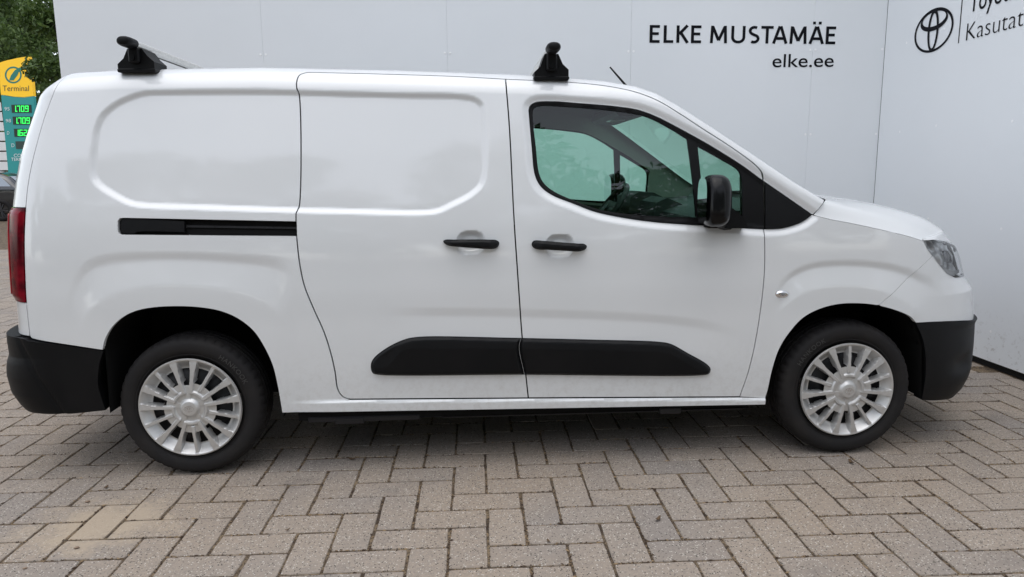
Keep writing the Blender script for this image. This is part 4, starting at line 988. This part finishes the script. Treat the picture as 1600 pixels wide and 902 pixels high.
# ---------------------------------------------------------------- far left: price totem, small board, car, trees
mat('sign_yellow',(.80,.47,.012),.45,emit=.22);mat('sign_teal',(.012,.17,.17),.4,emit=.35);mat('sign_green',(.015,.22,.17),.4);mat('led_black',(.01,.02,.012),.4);mat('led_green',(.03,.9,.12),.5,emit=.75);mat('sign_white',(.75,.75,.75),.5);mat('sign_dark',(.03,.06,.05),.5);mat('grey_metal',(.25,.26,.27),.5,metal=.3)  # yellow and teal faces get a slight added glow to brighten them
TD=24.0
def at(x,y,depth=TD): d=ray(x,y);return CAM+d*(depth/(d@RM[2]))
c0=at(0,262);c1=at(45,262);sx=np.array([RM[0][0],RM[0][1],0]);sx/=np.linalg.norm(sx);sn=np.array([sx[1],-sx[0],0])
SG=np.array([c0[0],c0[1],0]);SIGN=empty('price_totem',tuple(SG));tag(SIGN,'yellow and teal fuel price totem with green digital prices at far left','sign')
PXM=F_PX/TD*1.0
def sp_(x,y,off=0):
    """pixel -> point on the totem face (local), off = towards the camera"""
    d=ray(x,y);t=((SG-CAM)@sn)/(d@sn);return CAM+d*t+sn*off-SG
def sface(name,pts,m,off,th=.0,parent=SIGN):
    P=[sp_(x,y,off) for x,y in pts];n_=len(P);Q=[p-sn*(th or .01) for p in P]
    return mesh(name,P+Q,[tuple(range(n_)),tuple(range(2*n_-1,n_-1,-1))]+[(i,i+n_,(i+1)%n_+n_,(i+1)%n_) for i in range(n_)],m,parent)
def leftx(y): return np.interp(y,[85,262,330],[-4,13,19])
def rightx(y): return np.interp(y,[85,262,330],[47,62,66])
ys=np.linspace(98,149,10)
sface('top_panel',[(leftx(99),99),(10,95),(28,91),(46.5,88)]+[(rightx(y),y) for y in(110,150)]+[(38,152),(20,151),(3,148)]+[(leftx(149),149)],'sign_yellow',.02,.14)
sface('price_panel',[(leftx(y)-.0,y) for y in(149.6,)]+[(3,148.6),(20,151.6),(38,152.6),(rightx(150.6),150.6),(rightx(330),330),(leftx(330),330)],'sign_teal',.015,.13)
# round badge with a nozzle shape
def ringpx(cx_,cy_,r1,r2,m,off):
    t=np.linspace(0,2*math.pi,33)[:-1];P=[sp_(cx_+r1*math.cos(a),cy_+r1*math.sin(a),off) for a in t]+[sp_(cx_+r2*math.cos(a),cy_+r2*math.sin(a),off) for a in t]
    return mesh('badge_ring',P,[(i,(i+1)%32,32+(i+1)%32,32+i) for i in range(32)],m,SIGN)
ringpx(21.5,117.5,13.3,10.6,'sign_green',.024)
sface('badge_nozzle',[(15,126),(18,118),(24,110),(31,106),(38,105),(38,108),(31,111),(28,118),(22,126)],'sign_green',.027,.003)
def sign_text(body,x0,x1,yb,hpx,m,off=.028,bold=0.,name='lettering'):
    V,Fs=text_geo(body,bold,1.0,3);E,_=text_geo('E',bold);k=(x1-x0)/(V[:,0].max()-V[:,0].min());kz=hpx/E[:,1].max()
    return mesh(name,[sp_(x0+(a-V[:,0].min())*k,yb-c_*kz,off) for a,c_ in V],Fs,m,SIGN)
sign_text('Terminal',5,46,142.5,8.5,'sign_dark')
SEG={'0':'abcdef','1':'bc','2':'abged','6':'afgedc','7':'abc','9':'abcfgd','5':'afgcd'}
def digits(txt,x0,y0,h,w_,gap):
    b=MB();x=x0;t=1.05
    def quad(xa,ya,xb,yb): b.add([sp_(xa,ya,.034),sp_(xb,ya,.034),sp_(xb,yb,.034),sp_(xa,yb,.034)],[(0,1,2,3)])
    for ch in txt:
        if ch=='.': quad(x-.9,y0+h-1.6,x+.5,y0+h);continue
        S_={'a':(x,y0,x+w_,y0+t),'b':(x+w_-t,y0,x+w_,y0+h/2),'c':(x+w_-t,y0+h/2,x+w_,y0+h),'d':(x,y0+h-t,x+w_,y0+h),'e':(x,y0+h/2,x+t,y0+h),'f':(x,y0,x+t,y0+h/2),'g':(x,y0+h/2-t/2,x+w_,y0+h/2+t/2)}
        for k_ in SEG[ch]: quad(*S_[k_])
        x+=w_+gap
    return b.build('price_digits','led_green',SIGN)
for lab,txt,yy,xx in(('95','1.709',165.5,18.5),('98','1.709',184.0,20.5),('D','1.629',203.0,22.5)):
    sface('price_display',[(xx,yy-1.5),(xx+31,yy-1.5),(xx+32,yy+11),(xx+1,yy+11)],'led_black',.03,.01)
    digits(txt,xx+2.5,yy,9.5,5.0,1.5); [sign_text(ch_,xx-10.5+4.3*q_,xx-6.9+4.3*q_,yy+7.5,5.2,'sign_white',.03) for q_,ch_ in enumerate(lab)]
sface('price_display',[(25,221),(56,221),(57,233),(26,233)],'sign_dark',.03,.01);sign_text('D',19,23.5,230,5.5,'sign_white',.03)
sign_text('Pood',31,40,226.5,3.4,'sign_white',.034) if False else None
sign_text('COFFEE',22,48,246,5,'sign_white',.03,.01) if False else sign_text('COFFEE',22.5,49,245.5,5,'sign_white',.03,.01)
sign_text('TERMINAL',18.5,50,251.5,4.8,'sign_white',.03,.01)
# small board left of the totem
B2=at(4,230,26.5);BD=empty('notice_board',(B2[0],B2[1],0));tag(BD,'narrow white board of small signs at the left edge behind the totem','sign')
b=MB();b.box((-.5,-.04,0),(.1,.04,.2));b.box((-.24,-.03,0),(-.16,.03,5.2));b.build('post','grey_metal',BD)
for k_ in range(7):
    b=MB();b.box((-.75,-.055,1.55+k_*.36),(.16,-.045,1.86+k_*.36),.003);b.build('board_plate','sign_white',BD)
# ---- parked dark car (its tail shows between the frame edge and the van)
mat('car_black',(.006,.007,.010),.25,coat=1.0);mat('car_glass',(.30,.33,.36),.12,metal=.6);mat('car_rim',(.06,.06,.065),.3,metal=.8);mat('hub_dark',(.02,.02,.02),.6)  # pale metallic glass colour stands in for sky reflected in the car windows
cw=onZ(3,346,0);ca=math.pi+math.radians(6);lw=(-2.65,1.85);CAR=empty('parked_car',(cw[0]-(math.cos(ca)*lw[0]-math.sin(ca)*lw[1]),cw[1]-(math.sin(ca)*lw[0]+math.cos(ca)*lw[1]),0),ca);tag(CAR,'dark glossy car parked on the paving behind the rear of the van','car')
# local: front wheel at origin near side, +x forward, +y away
prof=[(-3.45,.28),(-3.5,.6),(-3.42,.95),(-3.2,1.02),(-2.8,1.35),(-2.2,1.47),(-1.5,1.46),(-.9,1.30),(-.35,1.02),(.1,.98),(.5,.90),(.75,.78),(.84,.6),(.82,.35),(.7,.24)]
def secw(z,x): return .90-.03*max(0,.6-z)-.30*max(0,z-.95)**.9-(.10*max(0,x-.3)**2+.06*max(0,-2.9-x)**2)*2
yc=.92
xsC=np.linspace(-3.5,.84,60);G=[]
tp=cspline(prof[1:12],10)
topz=lambda x:float(np.interp(x,tp[:,0],tp[:,1]))
for x in xsC:
    zt=topz(x) if x<.75 else np.interp(x,[.75,.84],[.78,.60]);row=[]
    zs=np.linspace(.24,zt,18)
    for z in zs: row.append((x,yc-secw(z,x)*(1-.25*max(0,(z-zt+.10)/.10)**2 if z>zt-.10 else 1),z))
    for f in np.linspace(0,1,8)[1:]: y0=row[17][1];row.append((x,y0+(yc-y0)*f,zt+.02*f))
    G.append(row)
G=np.array(G);Q=np.concatenate([G,(G*[1,-1,1]+[0,2*yc,0])[:,::-1][:,1:]],1)
b=MB();b.grid(Q);nq=Q.shape[1]
b.add(Q[0],[tuple(range(nq))]);b.add(Q[-1],[tuple(range(nq))[::-1]])
b.build('car_body','car_black',CAR,True)
for k_ in(0,1):
    P=[(-2.98,1.03),(-2.70,1.30),(-2.1,1.385),(-1.5,1.385),(-1.05,1.26),(-.55,1.03)]
    V=[(x,(yc-secw(z,x)-.004) if not k_ else (yc+secw(z,x)+.004),z) for x,z in P];mesh('car_window',V,[tuple(range(6)) if not k_ else tuple(range(5,-1,-1))],'car_glass',CAR)
V=[(-.95,yc+s_*(secw(1.26,-.95)-.08),1.292) for s_ in(-1,1)]+[(-.38,yc+s_*(secw(1.03,-.38)-.05),1.052) for s_ in(1,-1)]
mesh('car_windscreen',V,[(0,3,2,1)],'car_glass',CAR)
V=[(-2.86,yc+s_*.60,1.325) for s_ in(-1,1)]+[(-3.17,yc+s_*.66,1.065) for s_ in(1,-1)]
mesh('car_rear_window',V,[(0,1,2,3)],'car_glass',CAR)
for s_ in(-1,1):
    b=MB();b.box((-3.50,yc+s_*.70-.14,.78),(-3.38,yc+s_*.70+.14,.93),.02);b.build('tail_light','red_lens',CAR)
for x in(0,-2.65):
    for y,sg_ in((-.01,0),(2*yc+.01,1)):
        b=MB();n_=40;pr=[(.20,.03),(.215,.01),(.25,.0),(.30,.004),(.325,.03),(.328,.18),(.30,.2)]
        V=[(r*math.sin(6.2832*k_/n_),yy,r*math.cos(6.2832*k_/n_)) for k_ in range(n_) for r,yy in pr];m_=len(pr)
        b.add(V,[(k_*m_+j_,((k_+1)%n_)*m_+j_,((k_+1)%n_)*m_+j_+1,k_*m_+j_+1) for k_ in range(n_) for j_ in range(m_-1)])
        wlo=b.build('wheel','tyre_rubber',CAR,True);wlo.location=(x,y,.328);wlo.rotation_euler=(0,0,math.pi*sg_)
        b=MB()
        for k_ in range(5):
            a_=k_*6.2832/5+.3;d_=np.array([math.sin(a_),0,math.cos(a_)]);e_=np.array([math.cos(a_),0,-math.sin(a_)])
            for sgn in(-1,1): b.tube([tuple(d_*.03+e_*.01*sgn+[0,.02,0]),tuple(d_*.205+e_*.035*sgn+[0,.012,0])],[.016,.012],6)
        b.tube([(0,.015,0),(0,.05,0)],[.05,.06],14);b.build('rim','car_rim',wlo)
        b=MB();b.tube([(0,.06,0),(0,.14,0)],[.205,.205],30);b.build('hub','hub_dark',wlo)
# ---- trees
m,n,l,b=nodes('leaves');geo=N(n,'ShaderNodeNewGeometry')
c=mixc(n,l,geo.outputs['Random Per Island'],(.038,.080,.016,1),(.125,.19,.045,1));l.new(c,b.inputs['Base Color']);b.inputs['Roughness'].default_value=.55
tl_=N(n,'ShaderNodeBsdfTranslucent');l.new(c,tl_.inputs[0]);mx=N(n,'ShaderNodeMixShader');mx.inputs[0].default_value=.3
l.new(b.outputs[0],mx.inputs[1]);l.new(tl_.outputs[0],mx.inputs[2]);l.new(mx.outputs[0],n['Material Output'].inputs[0])
mat('bark',(.07,.055,.042),.9,noise=(8,(.04,.03,.025),.4,.6),bump=(20,.5))
def tree_geo(seed,h,rad,nleaf,leaf_s,base=.2,lobes=26):
    r=np.random.default_rng(seed);b=MB();zc=h*(1+base)/2;hz=h*(1-base)/2
    b.tube([(0,0,0),(.05*h*r.normal(),.02*h,h*.3),(.03*h*r.normal(),0,h*.6),(0,0,h*.92)],[h*.026,h*.02,h*.013,h*.003],10)
    cl=[]
    for k_ in range(lobes):
        d=r.normal(size=3);d/=np.linalg.norm(d);f=r.uniform(.45,.92);c_=np.array([d[0]*rad*f,d[1]*rad*f,zc+d[2]*hz*f]);cl.append((c_,r.uniform(.22,.42)*rad))
        z0=max(h*base*.8,c_[2]-.45*math.hypot(c_[0],c_[1])-.1*h);b.tube([(0,0,min(z0,h*.85)),tuple(c_*[.5,.5,0]+[0,0,(z0+c_[2])/2+.02*h]),tuple(c_)],[h*.009,h*.006,h*.002],6)
    per=nleaf//lobes;P=[]
    for c_,lr in cl:
        d=r.normal(size=(per,3));d/=np.linalg.norm(d,axis=1)[:,None];rr_=lr*r.uniform(.35,1,size=(per,1))**.6
        P.append(c_+d*rr_*[1,1,.8])
    P=np.concatenate(P);k_=len(P)
    ax=r.normal(size=(k_,3));ax/=np.linalg.norm(ax,axis=1)[:,None];bx=np.cross(ax,r.normal(size=(k_,3)));bx/=np.linalg.norm(bx,axis=1)[:,None]
    s_=leaf_s*r.uniform(.6,1.3,size=(k_,1))
    V=np.stack([P-ax*s_,P+bx*s_*.5-ax*s_*.1+np.cross(ax,bx)*s_*.12,P+ax*s_,P-bx*s_*.5-ax*s_*.1+np.cross(ax,bx)*s_*.12],1).reshape(-1,3)
    F_=np.arange(4*k_).reshape(-1,4);return b,V,F_
def tree(name,loc,seed,h,rad,nleaf,leaf_s,label,base=.2,lobes=26):
    b,V,F_=tree_geo(seed,h,rad,nleaf,leaf_s,base,lobes);T_=empty(name,loc);tag(T_,label,'tree','trees beyond the yard')
    b.build('trunk','bark',T_,True);mesh('crown',V,F_,'leaves',T_);return T_
t1=at(5,262,31);tree('leafy_tree',(t1[0]-1.0,t1[1],0),3,13.5,4.2,26000,.12,'tall leafy green tree behind the price totem at the top left',.12,40)
t2=at(150,262,20.5);tree('dense_tree',(t2[0],t2[1],0),11,9.2,1.75,24000,.075,'darker dense tree beside the wall end, overlapping the totem',.17,36)
t3=at(-60,262,42);tree('far_tree',(t3[0],t3[1],0),5,15,6,20000,.16,'lighter tree far left behind the parked car',.05,34)
# trees across the yard behind the camera: they only show as the reflection in the van's side
BV=[];BF=[];o0=0
for k_,(x,y,h_,r_) in enumerate([(-38+7.0*q_,-31-2.5*(q_%3),18.5+1.8*math.sin(q_*2.3),6.5) for q_ in range(11)]):
    _,V,F_=tree_geo(40+k_,h_,r_,4500,.42,.03,30);BV.append(V+[x,y,0]);BF.append(F_+o0);o0+=len(V)
for k_ in range(13):
    _,V,F_=tree_geo(70+k_,11+2.5*math.sin(k_*1.7),6,3200,.5,.0,26);BV.append(V+[-75+8.5*k_,62-4*(k_%3),0]);BF.append(F_+o0);o0+=len(V)
mesh('far_treeline',np.concatenate(BV),np.concatenate(BF),'leaves')['kind']='stuff'
tag(bpy.data.objects['far_treeline'],'belt of distant trees around the yard, faintly mirrored in the van side','trees')
